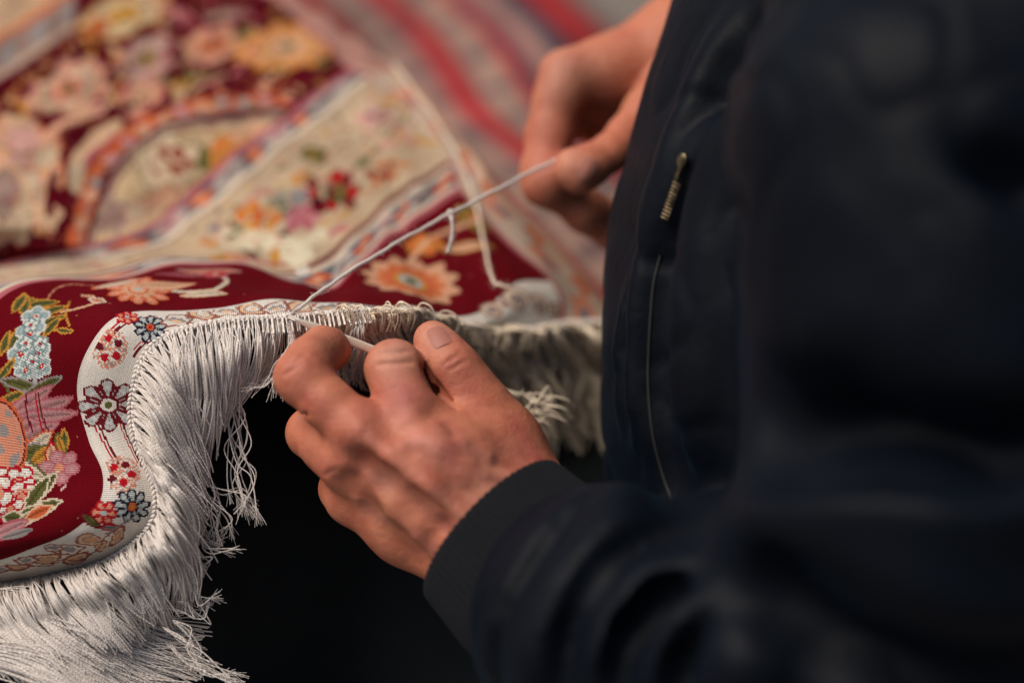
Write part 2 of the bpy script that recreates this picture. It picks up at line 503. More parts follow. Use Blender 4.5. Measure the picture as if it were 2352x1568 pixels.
vS = np.concatenate([np.linspace(0, 1, 34)[:-1], np.linspace(1, 2, 92)[:-1], np.linspace(2, 3, 32)[:-1], np.linspace(3, 4, 62)[:-1], np.linspace(4, 5, 18)[:-1], np.linspace(5, 8, 190)])
G = surf(uS, vS)
# soft irregular undulation of the pile
nu, nv = G.shape[:2]
TT = np.interp(vS, np.arange(NR), TV)[None, :] * np.ones((nu, 1))
SS = (np.linspace(0, LEN_S, nu) * 100)[:, None] * np.ones((1, nv))
N3 = np.cross(np.gradient(G, axis=1), np.gradient(G, axis=0)); N3 /= np.linalg.norm(N3, axis=2, keepdims=True) + 1e-12
flip = np.sign(np.mean(N3[..., 2])); N3 *= flip
G = G + N3 * (.0007 * np.sin(SS * 1.9 + TT * .8) * np.clip(TT / 3, 0, 1) + .0010 * np.sin(SS * .8 - TT * 1.1 + 1) * np.clip(TT / 4, 0, 1))[..., None]

Fc = .25 * (G[:-1, :-1] + G[1:, :-1] + G[:-1, 1:] + G[1:, 1:])       # face centres
Ft = .25 * (TT[:-1, :-1] + TT[1:, :-1] + TT[:-1, 1:] + TT[1:, 1:])
Fs = .25 * (SS[:-1, :-1] + SS[1:, :-1] + SS[:-1, 1:] + SS[1:, 1:])
Es = G[1:, :-1] - G[:-1, :-1]; Es = Es / (np.linalg.norm(Es, axis=2, keepdims=True) + 1e-12)
Et = G[:-1, 1:] - G[:-1, :-1]; Et = Et / (np.linalg.norm(Et, axis=2, keepdims=True) + 1e-12)
PX, PY, PD = proj(Fc)
FU = .5 * (uS[1:] + uS[:-1])[:, None] * np.ones((1, nv - 1)); FV = .5 * (vS[1:] + vS[:-1])[None] * np.ones((nu - 1, 1))
FACING = np.einsum('ijk,ijk->ij', N3[:-1, :-1], CAM - Fc) > 0
Dye = np.zeros(Ft.shape + (3,))
# dyes
WINE = lin(104, 2, 16); CREAM = lin(214, 196, 172); IVORY = lin(222, 214, 202); SLATE = lin(112, 118, 128); PEACH = lin(222, 172, 136); ORANGE = lin(204, 98, 56)
GOLD = lin(196, 138, 56); TEAL = lin(112, 136, 136); PALEB = lin(176, 182, 178); PINK = lin(188, 134, 134); ROSE = lin(178, 96, 104); OLIVE = lin(96, 96, 52); NAVY = lin(36, 36, 52)
RED = lin(178, 22, 36); MAROON = lin(106, 24, 30); SALMON = lin(212, 140, 112); GREY = lin(150, 140, 136)
def find(px, py, v0=0, v1=7, u0=0, u1=20):
    m = ((PX - px) ** 2 + (PY - py) ** 2) + 1e9 * ((FV < v0) | (FV > v1) | (FU < u0) | (FU > u1)) + 400.0 * (PD - PD.min()) * 10
    return np.unravel_index(np.argmin(m), m.shape)
def local(ij, rad, ang=0.0):
    """metric coordinates (cm) round a knot, and a mask slice"""
    i, j = ij
    ri = int(rad / .0 if False else rad / .035) + 3; rj = int(rad / .025) + 3
    sl = (slice(max(0, i - ri), i + ri), slice(max(0, j - rj), j + rj))
    D = (Fc[sl] - Fc[i, j]) * 100
    es, et = Es[i, j], Et[i, j]; et = et - es * (es @ et); et /= np.linalg.norm(et) + 1e-12
    a, b = D @ es, D @ et
    ca, sa = math.cos(ang), math.sin(ang)
    return sl, a * ca + b * sa, -a * sa + b * ca
def fill(sl, mask, col):
    v = Dye[sl]; v[mask] = col
def flower(at, r, n, petal, outline, centre, ang=0., gap=.22, squash=1.0, inner=None, eye=None):
    sl, x, y = local(at, r * 1.5, ang); y = y / squash
    q = np.hypot(x, y); th = np.arctan2(y, x)
    pet = r * (.70 + .30 * np.abs(np.cos(n * th / 2)))
    fill(sl, q < pet + .10, outline)
    fill(sl, (q < pet) & ((np.abs(np.sin(n * th / 2)) < 1 - gap * (r / np.maximum(q, .1)) * .55) | (q < r * .3)), petal)
    if inner is not None: fill(sl, q < .62 * pet, inner)
    fill(sl, (q < pet * .9) & (q > r * .4) & (np.abs(np.sin(n * th)) < .16 * r / np.maximum(q, .1)), petal * .62 + outline * .30)
    fill(sl, (q < pet * .80) & (q > pet * .66) & (np.abs(np.sin(n * th / 2)) < .5), np.minimum(petal * 1.25, .85))
    fill(sl, q < r * .36, outline); fill(sl, q < r * .27, centre)
    if eye is not None: fill(sl, q < r * .12, eye)
def leaf(at, L, w, ang, col, outline=None):
    sl, x, y = local(at, L * 1.2, ang)
    f = w * np.clip(1 - (x / L) ** 2, 0, 1)
    if outline is not None: fill(sl, (np.abs(y) < f * 1.0 + .09) & (np.abs(x) < L + .08), outline)
    fill(sl, (np.abs(y) < f) & (np.abs(x) < L), col)
    fill(sl, (np.abs(y) < f * .5) & (np.abs(x) < L * .8) & (y > 0), col * .72)
    fill(sl, (np.abs(y) < .035) & (np.abs(x) < L * .8), col * .5)
def vine(pts, w, col, v0=0, v1=7, u0=0, u1=20):
    ids = [find(a, b, v0, v1, u0, u1) for a, b in pts]
    Pw = cr(np.array([Fc[i] for i in ids]), np.linspace(0, len(ids) - 1, len(ids) * 8))
    jj = [i[0] for i in ids]; kk = [i[1] for i in ids]
    sl = (slice(max(0, min(jj) - 30), max(jj) + 30), slice(max(0, min(kk) - 20), max(kk) + 20))
    D = np.full(Ft[sl].shape, 9.)
    for p in Pw: D = np.minimum(D, np.linalg.norm(Fc[sl] - p, axis=2) * 100)
    fill(sl, D < w, col)
def scroll(at, r, col, outline, ang=0, inner=None):
    sl, x, y = local(at, r * 1.6, ang); q = np.hypot(x, y * 1.25); th = np.arctan2(y, x)
    sp = r * (.45 + .55 * ((th + math.pi) / (2 * math.pi)))
    fill(sl, q < sp + .08, outline); fill(sl, q < sp - .05, col)
    fill(sl, q < sp * .52, outline); fill(sl, q < sp * .40, inner if inner is not None else PALEB)

# --- bands
t, s_ = Ft, Fs
Dye[:] = WINE
Dye[t < 2.1] = IVORY
Dye[t < .25] = IVORY * 1.05
g2 = (t > 8.2) & (t < 10.2); Dye[g2] = SLATE * .8
for (a, b, c) in ((2.02, 2.14, IVORY), (8.2, 8.42, ROSE), (8.42, 8.6, CREAM), (9.85, 10.05, CREAM), (10.05, 10.28, MAROON), (17.35, 17.55, MAROON), (17.55, 17.72, CREAM), (19.3, 19.5, ROSE)):
    Dye[(t > a) & (t < b)] = c
Dye[(t > 10.28) & (t < 17.35)] = lin(204, 184, 152)
g3 = (t > 17.72) & (t < 19.3); Dye[g3] = SLATE * .75
# guard stripes: alternating blossoms and lozenges
for gband_, cyc in (((8.6, 9.85)), 0), (((17.72, 19.3)), 1):
    c0 = .5 * (gband_[0] + gband_[1]); hw = .5 * (gband_[1] - gband_[0])
    per = 4.2
    ph = np.mod(s_ + cyc * 1.3, per) - per / 2; k = np.floor((s_ + cyc * 1.3) / per).astype(int)
    y = t - c0; inb = (t > gband_[0]) & (t < gband_[1])
    q = np.hypot(ph * .62, y)
    Dye[inb & (q < hw * 1.05)] = lin(182, 168, 158)
    mk = inb & (q < hw * .75) & (k % 2 == 0); Dye[mk] = PINK
    mk = inb & (q < hw * .70) & (k % 2 == 1); Dye[mk] = GREY
    Dye[inb & (q < hw * .30)] = np.where(False, 0, MAROON)
    ph2 = np.mod(s_ + cyc * 1.3 + per / 2, per) - per / 2
    Dye[inb & (np.abs(ph2) / 1.15 + np.abs(y + .1 * np.sin(s_ * 3)) / (hw * 1.0) < 1)] = ORANGE
    Dye[inb & (np.abs(ph2) / .45 + np.abs(y) / (hw * .5) < 1)] = PEACH
# field: wine with crowded blossoms, edged by an orange scalloped band
sc = 21.3 + 2.0 * np.abs(np.sin(s_ * .22 + .4))
zone = (t > 19.5)
Dye[zone & (t < sc + 2.2)] = lin(178, 150, 116)
zz = zone & (t < sc) ; nzv = np.sin(Fs * 2.3 + 1.3 * np.sin(Ft * 2.1)) * np.sin(Ft * 2.9 + np.sin(Fs * 1.7))
Dye[zz & (nzv > .35)] = OLIVE * .6 + GOLD * .5; Dye[zz & (nzv < -.45)] = ROSE; Dye[zz & (np.abs(nzv) < .05)] = MAROON
Dye[zone & (t > sc) & (t < sc + 1.9)] = ORANGE
Dye[zone & (t > sc - .25) & (t < sc + .02)] = SLATE
Dye[zone & (t > sc + 1.9) & (t < sc + 2.15)] = MAROON
m = zone & (t > sc) & (t < sc + 1.9)
dots = (np.mod(s_, 2.6) - 1.3) ** 2 + (t - sc - .95) ** 2 < .32
Dye[m & dots] = PALEB
Dye[zone & (t > sc + 2.15)] = WINE
TAN = lin(186, 150, 112)

pr0 = np.random.default_rng(8)
# --- far motifs, placed where the photograph shows them
far = dict(v0=3.02, v1=3.98, u0=0, u1=9)
for (x, y, r, n, a, b, c, e) in ((775, 430, 2.0, 7, RED, WINE, OLIVE, NAVY), (660, 480, 1.8, 6, PINK, SALMON, GREY, ROSE), (600, 500, 1.5, 6, GOLD, ORANGE, OLIVE, MAROON),
                                 (870, 265, 1.5, 6, PINK, CREAM, OLIVE, ROSE), (560, 600, 1.2, 5, IVORY, CREAM, OLIVE, TEAL), (505, 560, 1.3, 6, PEACH, GOLD, ROSE, OLIVE),
                                 (860, 400, .9, 5, ORANGE, ORANGE, MAROON, MAROON)):
    at = find(x, y, **far); flower(at, r, n, a, b, c, squash=.9, eye=e, inner=None)
ii = np.argwhere((FV > 3.08) & (FV < 3.92) & (FU > .6) & (FU < 14)); placed = [(Fc[find(x, y, **far)], r) for x, y, r in ((775, 430, 2.0), (660, 480, 1.8), (600, 500, 1.5), (870, 265, 1.5))]
for _ in range(700):
    i, j = ii[pr0.integers(len(ii))]; c = Fc[i, j]; r = pr0.uniform(.5, 1.0)
    if Ft[i, j] < 11.4 or Ft[i, j] > 16.4 or any(np.linalg.norm(c - q) * 100 < (r + rr) * 1.25 for q, rr in placed): continue
    placed.append((c, r)); k = pr0.integers(5)
    if k < 2: flower((i, j), r, 5, (PINK, SALMON, GOLD, GREY)[pr0.integers(4)], (IVORY, PEACH, OLIVE)[pr0.integers(3)], GOLD)
    else: leaf((i, j), r * 1.1, r * .33, pr0.uniform(0, 3), (OLIVE, OLIVE, GOLD, IVORY, TEAL)[pr0.integers(5)])
for (x, y, L, w, an, c) in ((575, 575, 1.6, .45, .6, OLIVE), (640, 540, 1.5, .4, 1.9, OLIVE), (720, 500, 1.6, .4, .2, OLIVE), (815, 370, 1.5, .5, 1.1, OLIVE), (900, 240, 1.4, .4, .3, OLIVE),
                            (900, 345, 1.8, .3, .1, GOLD), (720, 380, 1.3, .3, 2.2, OLIVE), (530, 520, 1.3, .4, 1.3, TEAL), (680, 590, 1.8, .5, 2.0, IVORY), (620, 580, 2.2, .7, .4, IVORY)):
    leaf(find(x, y, **far), L, w, an, c)
vine([(560, 590), (610, 545), (660, 500), (720, 460), (790, 400), (850, 330), (890, 260)], .16, OLIVE, **far)
# wine band: the orange rosette and its companions
rb = dict(v0=1.02, v1=1.98, u0=0, u1=6.5)
at = find(945, 645, **rb); flower(at, 2.1, 12, SALMON, ORANGE, GOLD, eye=PALEB, inner=ORANGE); 
sl, x, y = local(at, 2.6); th_ = np.arctan2(y, x); q = np.hypot(x, y)
fill(sl, (q > 1.55) & (q < 2.0 + .2 * np.cos(12 * th_)), lin(206, 156, 122)); fill(sl, (q > 1.2) & (q < 1.45) & (np.sin(12 * th_) > 0), lin(196, 120, 60)); fill(sl, (q < .8), lin(200, 140, 70)); fill(sl, np.hypot(x, y) < .55, PALEB); fill(sl, np.hypot(x, y) < .3, OLIVE)
at = find(975, 560, **rb); flower(at, .9, 6, ORANGE, GOLD, PEACH)
at = find(1075, 565, **rb); leaf(at, 1.3, .35, .5, PEACH, GOLD); 
at = find(1090, 500, **rb); flower(at, .9, 6, OLIVE, GOLD, ORANGE)
vine([(940, 600), (960, 575), (1000, 540), (1060, 520), (1100, 500)], .13, PEACH, **rb)
# cream scrolls on the corner guard
for x, y, r in ((1130, 710, 1.0), (1190, 690, 1.2), (1240, 700, 1.0), (1280, 720, .9)):
    scroll(find(x, y, 0.05, .95, 0, 4), r * .8, CREAM, lin(150, 90, 80), .4, GREY)
# side border along the selvedge
side = (FU < 1.0)
w = FU
Dye[side & (t < 19.5)] = np.array(lin(198, 176, 156))
Dye[side & (w > .9) & (t < 30)] = ROSE
Dye[side & (w < .12)] = PEACH * .8
mk = side & (w > .3) & (w < .7) & (np.mod(t, 3.) < 1.6); Dye[mk] = SALMON
mk = side & (w > .42) & (w < .58) & (np.mod(t, 3.) < .9); Dye[mk] = SLATE
mk = side & (w > .15) & (w < .35) & (np.mod(t + 1.5, 3.) < 1.0); Dye[mk] = ORANGE
Dye[side & (t > 19.5) & (w < .9)] = lin(176, 130, 118)
# field: palmettes, arabesques and the scalloped cartouche
q_ = .586
fr_ = (FV > 4.98) & (FU > .95) & (PY < 660)
pr = np.random.default_rng(4)
WPX = PX + 2.2 * np.sin(PY * .11) + 2.0 * np.sin(PX * .083 + PY * .05); WPY = PY + 2.0 * np.sin(PX * .10) + 1.5 * np.sin(PY * .13 + 1)
def oval(cx, cy, rx, ry, col, ang=0., lob=0, dep=.12, out=None, ow=6, reg=None, mix=1.0):
    reg = fr_ if reg is None else reg
    cx, cy, rx, ry, ow = cx * q_, cy * q_, rx * q_, ry * q_, ow * q_
    ii, jj = np.where(reg & (np.abs(WPX - cx) < 1.3 * (rx + ry)) & (np.abs(WPY - cy) < 1.3 * (rx + ry)))
    a = (WPX[ii, jj] - cx); b_ = (WPY[ii, jj] - cy); ca, sa = math.cos(ang), math.sin(ang)
    u_ = (a * ca + b_ * sa) / rx; v_ = (-a * sa + b_ * ca) / ry; q = np.hypot(u_, v_)
    lim = 1 + (dep * np.cos(lob * np.arctan2(v_, u_)) if lob else 0)
    if out is not None:
        m_ = q < lim + ow / min(rx, ry); Dye[ii[m_], jj[m_]] = out
    m_ = q < lim; Dye[ii[m_], jj[m_]] = Dye[ii[m_], jj[m_]] * (1 - mix) + np.asarray(col) * mix
def band(pts, w, col, reg=None):
    reg = fr_ if reg is None else reg
    pts = cr(np.array(pts, float) * q_, np.linspace(0, len(pts) - 1, len(pts) * 7)); w = w * q_ / 2
    ii, jj = np.where(reg & (PX > pts[:, 0].min() - w) & (PX < pts[:, 0].max() + w) & (PY > pts[:, 1].min() - w) & (PY < pts[:, 1].max() + w))
    X_ = np.stack([WPX[ii, jj], WPY[ii, jj]], 1); D = np.full(len(X_), 1e9)
    for a, b_ in zip(pts[:-1], pts[1:]):
        ab = b_ - a; h = np.clip((X_ - a) @ ab / (ab @ ab + 1e-9), 0, 1); D = np.minimum(D, np.linalg.norm(X_ - a - h[:, None] * ab, axis=1))
    m_ = D < w; Dye[ii[m_], jj[m_]] = col
def poly(pts, col, reg=None):
    reg = fr_ if reg is None else reg
    pts = np.array(pts, float) * q_; ii, jj = np.where(reg); x, y = WPX[ii, jj], WPY[ii, jj]; ins = np.zeros(len(x), bool)
    for (x1, y1), (x2, y2) in zip(pts, np.roll(pts, -1, 0)):
        c_ = ((y1 > y) != (y2 > y)) & (x < (x2 - x1) * (y - y1) / (y2 - y1 + 1e-9) + x1); ins ^= c_
    Dye[ii[ins], jj[ins]] = col
def palmette(cx, cy, rx, ry, c1, c2, c3, out, ang=-.5, lob=9):
    oval(cx, cy, rx, ry, c1, ang, lob, .10, out, 9); oval(cx, cy, rx * .74, ry * .74, c2, ang, lob, .08, c1 * .7, 4)
    for k in range(lob):
        th = k * 2 * math.pi / lob; ca, sa = math.cos(ang), math.sin(ang); u_, v_ = rx * .80 * math.cos(th), ry * .80 * math.sin(th)
        oval(cx + u_ * ca - v_ * sa, cy + u_ * sa + v_ * ca, rx * .10, ry * .12, c3, ang, mix=.75)
    oval(cx, cy, rx * .42, ry * .42, c3, ang, 6, .12, out * .9, 5); oval(cx, cy, rx * .17, ry * .17, OLIVE, ang)
TAN = lin(196, 162, 128); TANP = lin(204, 154, 124); MAUVE = lin(158, 130, 118); DEEP = lin(84, 0, 18); DUN = lin(196, 172, 142)
Dye[fr_] = DEEP * .9
# left arabesque
oval(70, 690, 165, 235, TANP, .1, 9, .10, ORANGE, 10); oval(40, 800, 120, 150, DUN, .2, 7, .1, MAUVE, 8); oval(90, 570, 80, 70, lin(200, 150, 140), 0, 6, .12, TAN, 6)
oval(20, 760, 50, 95, MAUVE, .2, 5, .1, OLIVE, 6); band([(0,640),(80,690),(125,790),(150,920)], 16, PEACH * .9); band([(-40,560),(60,600),(150,600)], 10, OLIVE)
oval(180, 620, 60, 40, DUN, -.6, 6, .15, ORANGE, 5); oval(190, 840, 42, 60, TAN, 0, 6, .15, PEACH, 5)
for k in range(26): oval(pr.uniform(-60, 200), pr.uniform(500, 950), pr.uniform(8, 20), pr.uniform(8, 16), (OLIVE, ROSE, GOLD, MAUVE, SALMON)[k % 5], mix=.6)
# curled leaf
band([(300,735),(305,640),(370,560),(450,500)], 82, MAROON); band([(300,730),(305,640),(370,560),(450,500)], 62, TAN); band([(330,650),(380,580),(440,530)], 16, ROSE); oval(298, 690, 26, 60, DUN)
band([(150,560),(260,480),(400,430),(470,440)], 34, TANP); band([(190,570),(290,500),(400,460)], 8, MAROON)
# scalloped orange band with pale rosettes
band([(290,960),(335,810),(375,680),(450,590),(540,505),(640,450),(760,420),(900,402),(1110,395)], 64, lin(188, 88, 54))
for k in range(60):
    w_ = pr.uniform(0, 8); c_ = cr(np.array([(290,960),(335,810),(375,680),(450,590),(540,505),(640,450),(760,420),(900,402),(1110,395)], float), np.array([w_]))[0]; oval(c_[0] + pr.normal(0, 14), c_[1] + pr.normal(0, 14), pr.uniform(6, 12), pr.uniform(5, 10), (TAN, MAROON, GOLD, lin(216,120,70))[k % 4], mix=.7)
band([(300,960),(350,810),(395,700),(465,620),(550,540),(650,480),(770,448),(900,432),(1110,420)], 12, MAUVE)
for x, y in ((322,880),(355,770),(378,720),(440,628),(500,560),(565,515),(640,470),(710,440),(790,425),(870,405),(960,405),(1040,398)): oval(x, y - 4, 26, 20, (GREY, TANP, PINK)[int(x) % 3], 0, 5, .15)
# cartouche
poly([(345,960),(400,820),(450,700),(530,590),(640,520),(760,488),(900,475),(1110,445),(1000,525),(850,655),(700,785),(560,895),(470,975)], lin(196, 168, 130))
band([(350,960),(395,830),(445,710),(520,600),(610,535),(720,492),(850,485),(1000,462),(1110,445)], 20, MAUVE); band([(362,960),(408,830),(460,712),(530,612),(620,550),(725,510),(850,503)], 7, MAROON)
oval(890, 590, 135, 55, lin(192, 120, 54), -.35, 8, .14, OLIVE, 5); oval(980, 520, 90, 28, TANP, -.3, 5, .2); oval(800, 620, 28, 55, OLIVE, .2)
for k in range(14): oval(pr.uniform(800, 990), pr.uniform(530, 650), 13, 10, (ORANGE, PEACH, OLIVE, GOLD)[k % 4], mix=.7)
oval(655, 640, 118, 98, DUN * 1.1, -.4, 5, .13, OLIVE, 6)
for x, y, r in ((700,600,24),(640,595,20),(735,640,20),(690,665,22),(615,655,24),(655,640,22)): oval(x, y, r * 1.25, r, lin(136, 60, 44), x * .1)
oval(625, 645, 34, 26, DUN, 0, 5, .2, MAROON, 4); oval(668, 630, 12, 10, OLIVE)
oval(600, 790, 130, 34, TANP, -.5, 6, .2, OLIVE, 4); oval(450, 850, 60, 70, MAUVE, .3, 6, .2, DUN, 5); oval(530, 830, 50, 34, DUN, -.4, 5, .2, ROSE, 4)
# palmettes of the field
palmette(480, 60, 165, 70, DUN * 1.12, lin(206, 190, 150), GOLD, GOLD, -.35, 7)
palmette(265, 350, 165, 92, TANP, DUN, lin(204, 130, 104), ROSE, -.45, 9)
palmette(575, 232, 120, 78, MAUVE * 1.1, lin(186, 158, 148), lin(150, 120, 80), ROSE, -.5, 8)
palmette(550, 385, 90, 55, SALMON, TAN, PEACH, ROSE, -.55, 6)
palmette(830, 178, 115, 62, TANP, lin(208, 150, 110), ORANGE, ROSE, -.3, 7)
palmette(1125, 185, 180, 82, lin(208, 132, 72), lin(206, 150, 96), TANP, GOLD, -.15, 11)
palmette(110, 235, 95, 36, TANP, TAN, ORANGE, MAROON, -.3, 6)
palmette(890, 345, 46, 30, lin(206, 110, 66), SALMON, PEACH, MAROON, -.3, 5)
for x, y, rx, ry, a, c_ in ((720,330,70,22,-.5,GOLD),(690,390,60,20,-.9,TAN),(780,300,60,16,-.2,OLIVE),(640,310,30,14,0,OLIVE),(380,110,60,34,-.7,lin(180,96,50)),(700,60,60,30,.3,ROSE),(760,110,60,18,-.5,MAROON),
                             (960,130,50,20,-.2,OLIVE),(75,430,34,40,0,GOLD),(60,470,60,20,.2,TAN),(400,420,40,16,-.3,ROSE),(470,330,14,60,.3,OLIVE),(1250,270,60,18,-.4,OLIVE),(1040,330,14,50,.5,TANP),(660,200,20,50,.4,ROSE),(880,60,90,16,-.1,MAUVE)):
    oval(x, y, rx, ry, c_, a, 5, .15)
for k in range(70): oval(pr.uniform(0, 1350), pr.uniform(0, 420), pr.uniform(6, 15), pr.uniform(5, 11), (OLIVE, GOLD, SALMON, TAN, ROSE, DEEP)[k % 6], pr.uniform(0, 3), 0, mix=.75)
for pts, c_ in (([(120,420),(200,400),(300,440),(420,400),(520,440)], TAN), ([(330,250),(420,180),(500,260),(480,330)], GOLD), ([(640,330),(740,360),(860,300),(980,320),(1100,280)], TAN),
                ([(700,240),(740,280),(720,340)], OLIVE), ([(960,240),(900,300),(800,330)], ROSE), ([(380,60),(330,140),(380,220)], GOLD), ([(640,110),(700,150),(760,240)], TAN), ([(1000,120),(980,60),(900,30)], ROSE),
                ([(150,300),(80,330),(20,400)], GOLD), ([(420,330),(440,400),(400,440)], TAN), ([(960,330),(1060,340),(1160,300),(1260,300)], lin(200,110,70))):
    band(pts, 11, c_)
for k in range(150):
    x_, y_ = pr.uniform(-20, 1350), pr.uniform(0, 430); r_ = pr.uniform(7, 17); c_ = (OLIVE, lin(196,110,62), TANP, TAN, ROSE, DEEP, GOLD, DUN)[k % 8]
    oval(x_, y_, r_, r_ * .7, c_, pr.uniform(0, 3), 5, .2, out=(MAROON if k % 3 == 0 else None), ow=3, mix=.85)
for x_, y_, rx_, ry_, a_ in ((1290,285,120,26,-.2),(1170,300,70,22,-.2),(930,335,70,36,.1),(990,300,60,20,0),(440,440,40,22,-.6),(500,420,40,16,-.4),(205,760,26,90,.1),(270,820,24,60,0),(190,455,80,18,-.05),(40,430,50,20,0),
                              (700,210,34,26,.2),(400,210,36,26,-.5),(430,290,20,40,.2),(640,420,60,20,-.3),(20,340,70,24,-.4),(180,300,40,14,-.5),(690,130,26,30,0),(1020,90,30,24,0),(1230,110,40,26,.4),(560,140,60,16,-.3)):
    oval(x_, y_, rx_, ry_, DEEP, a_, 6, .12)
# border beyond the field
hl = (PX / q_ * .559 + PY / q_ * .829) - 290
for a, b_, c_ in ((-30, 4, DEEP), (-44, -30, MAUVE), (-54, -44, DUN), (-150, -54, MAUVE * .9), (-175, -150, lin(190, 96, 52)), (-400, -175, TAN)):
    m_ = fr_ & (PX < 330) & (PX > -400) & (hl > a) & (hl <= b_) & (PY < 260) & ~((PX > 170) & (PY < 66)); Dye[m_] = c_
m_ = fr_ & (hl < -54) & (hl > -150) & (PX < 330) & (np.mod(PX, 70) < 34) & (np.abs(hl + 100) < 34) & ~((PX > 170) & (PY < 66)); Dye[m_] = GREY
# the cream border's bouquets
cb = (FV > 3.05) & (FV < 3.97) & (FU > .6) & (FU < 9)
def bouquet(cx, cy, r, c1, c2, c3, n=9, seed=1):
    g = np.random.default_rng(seed)
    for k in range(n):
        th = k * 2 * math.pi / n + g.uniform(-.2, .2); rr = r * g.uniform(.45, .8)
        oval(cx + rr * math.cos(th) * 1.15, cy + rr * math.sin(th) * .85, r * g.uniform(.18, .30), r * g.uniform(.16, .24), (c1, c2)[k % 2], th, 0, out=c3, ow=3, reg=cb)
    oval(cx, cy, r * .34, r * .28, c3, 0, 5, .15, reg=cb); oval(cx, cy, r * .16, r * .13, c1, 0, reg=cb)
Dye[(t > 10.28) & (t < 17.35) & (FU > .9)] = lin(192, 168, 138)
for x, y, rx, ry, a, c_ in ((1240,610,60,30,.2,OLIVE),(1180,700,36,26,0,GOLD),(1420,640,40,16,-.5,OLIVE),(920,880,34,14,.5,OLIVE),(980,990,40,20,.6,lin(60,66,44)),(1130,905,44,18,-.9,lin(60,66,44)),(1560,640,70,12,.1,lin(196,130,70)),(1640,550,90,10,.15,GOLD),
                             (1500,470,34,20,.4,OLIVE),(1440,470,50,26,0,lin(206,150,140)),(1560,510,60,22,.6,lin(206,160,146)),(1520,560,34,22,0,lin(214,160,134)),(1530,400,30,16,0,GOLD),(1040,960,60,14,-.3,TAN),(860,950,90,14,0,lin(196,130,70)),
                             (980,940,120,44,.05,lin(214,200,170)),(1160,985,70,56,.3,lin(218,206,176)),(1080,1010,22,40,.1,GOLD),(1240,930,70,24,-.5,lin(214,200,168)),(900,1010,80,12,0,GOLD),(1380,880,60,14,-.7,TAN),(1330,900,50,12,-.6,ROSE),(840,890,20,14,0,SLATE)):
    oval(x, y, rx, ry, c_, a, 5, .12, reg=cb)
for pts, c_ in (([(850,960),(960,900),(1060,860),(1180,800),(1300,720),(1420,640),(1540,520),(1600,440)], OLIVE), ([(1180,720),(1240,640),(1300,600),(1360,560)], lin(150,120,70)), ([(930,830),(980,780),(1060,740)], ROSE),
                ([(1400,760),(1470,740),(1540,700),(1580,640)], lin(190,130,90)), ([(1400,560),(1450,520),(1540,560),(1640,560)], lin(196,140,120)), ([(1260,880),(1340,850),(1400,800)], GOLD), ([(880,1000),(1000,1020),(1120,1040)], ROSE)):
    band(pts, 9, c_, cb)
for k in range(150):
    x_ = pr.uniform(840, 1680); y_ = 1600 - x_ * .72 + pr.uniform(-190, 190); r_ = pr.uniform(7, 18)
    oval(x_, y_, r_, r_ * .7, (OLIVE, lin(196,140,110), lin(206,160,140), lin(210,190,160), ROSE, GOLD)[k % 6], pr.uniform(0, 3), 5, .2, mix=.7, reg=cb)
bouquet(1310, 760, 112, lin(172, 10, 26), lin(120, 8, 24), lin(56, 40, 30), 8, 3); oval(1245, 790, 20, 24, lin(60, 10, 20), 0, reg=cb); oval(1330, 760, 26, 40, OLIVE, .3, reg=cb)
bouquet(1500, 680, 56, lin(204, 110, 50), lin(150, 60, 34), MAROON, 6, 4)
bouquet(1110, 800, 66, lin(128, 136, 118), lin(150, 146, 140), lin(92, 104, 84), 7, 5); bouquet(1180, 850, 74, lin(188, 120, 124), lin(168, 84, 100), ROSE, 8, 6)
bouquet(1010, 850, 80, lin(206, 120, 50), lin(200, 146, 70), lin(180, 80, 40), 8, 7); bouquet(1480, 450, 50, lin(206, 150, 150), OLIVE, PINK, 6, 8)
bouquet(1170, 770, 40, GREY, MAUVE, SLATE, 6, 9)

# --- near motifs on the wine band (left)
nb = dict(v0=1.03, v1=3.0, u0=6.5, u1=18)
def fl(x, y, r, *a, **k): flower(find(x, y, **nb), r * .92, *a, **k)
def lf(x, y, L, w, *a, **k): leaf(find(x, y, **nb), L * .92, w * .92, *a, **k)
fl(320, 662, 1.35, 11, SALMON, ORANGE, PEACH, squash=1.2, eye=PALEB, inner=PEACH)
lf(372, 655, 1.5, .40, .15, PEACH, SALMON); lf(270, 650, 1.2, .3, 0, CREAM, ORANGE)
vine([(400, 668), (450, 668), (495, 662), (520, 645), (512, 632)], .13, CREAM, **nb)
lf(470, 672, 1.0, .28, .2, CREAM, PEACH); lf(430, 630, 1.6, .25, .1, ROSE, None); lf(480, 622, 1.4, .28, .1, SALMON, PINK)
fl(495, 628, .6, 5, RED, ROSE, PEACH)
vine([(140, 715), (180, 708), (205, 700), (222, 692), (215, 680), (190, 677)], .07, PEACH, **nb); lf(222, 690, .45, .17, 1.2, SALMON, CREAM)
vine([(105, 690), (130, 660), (170, 652), (230, 655)], .05, SALMON, **nb)
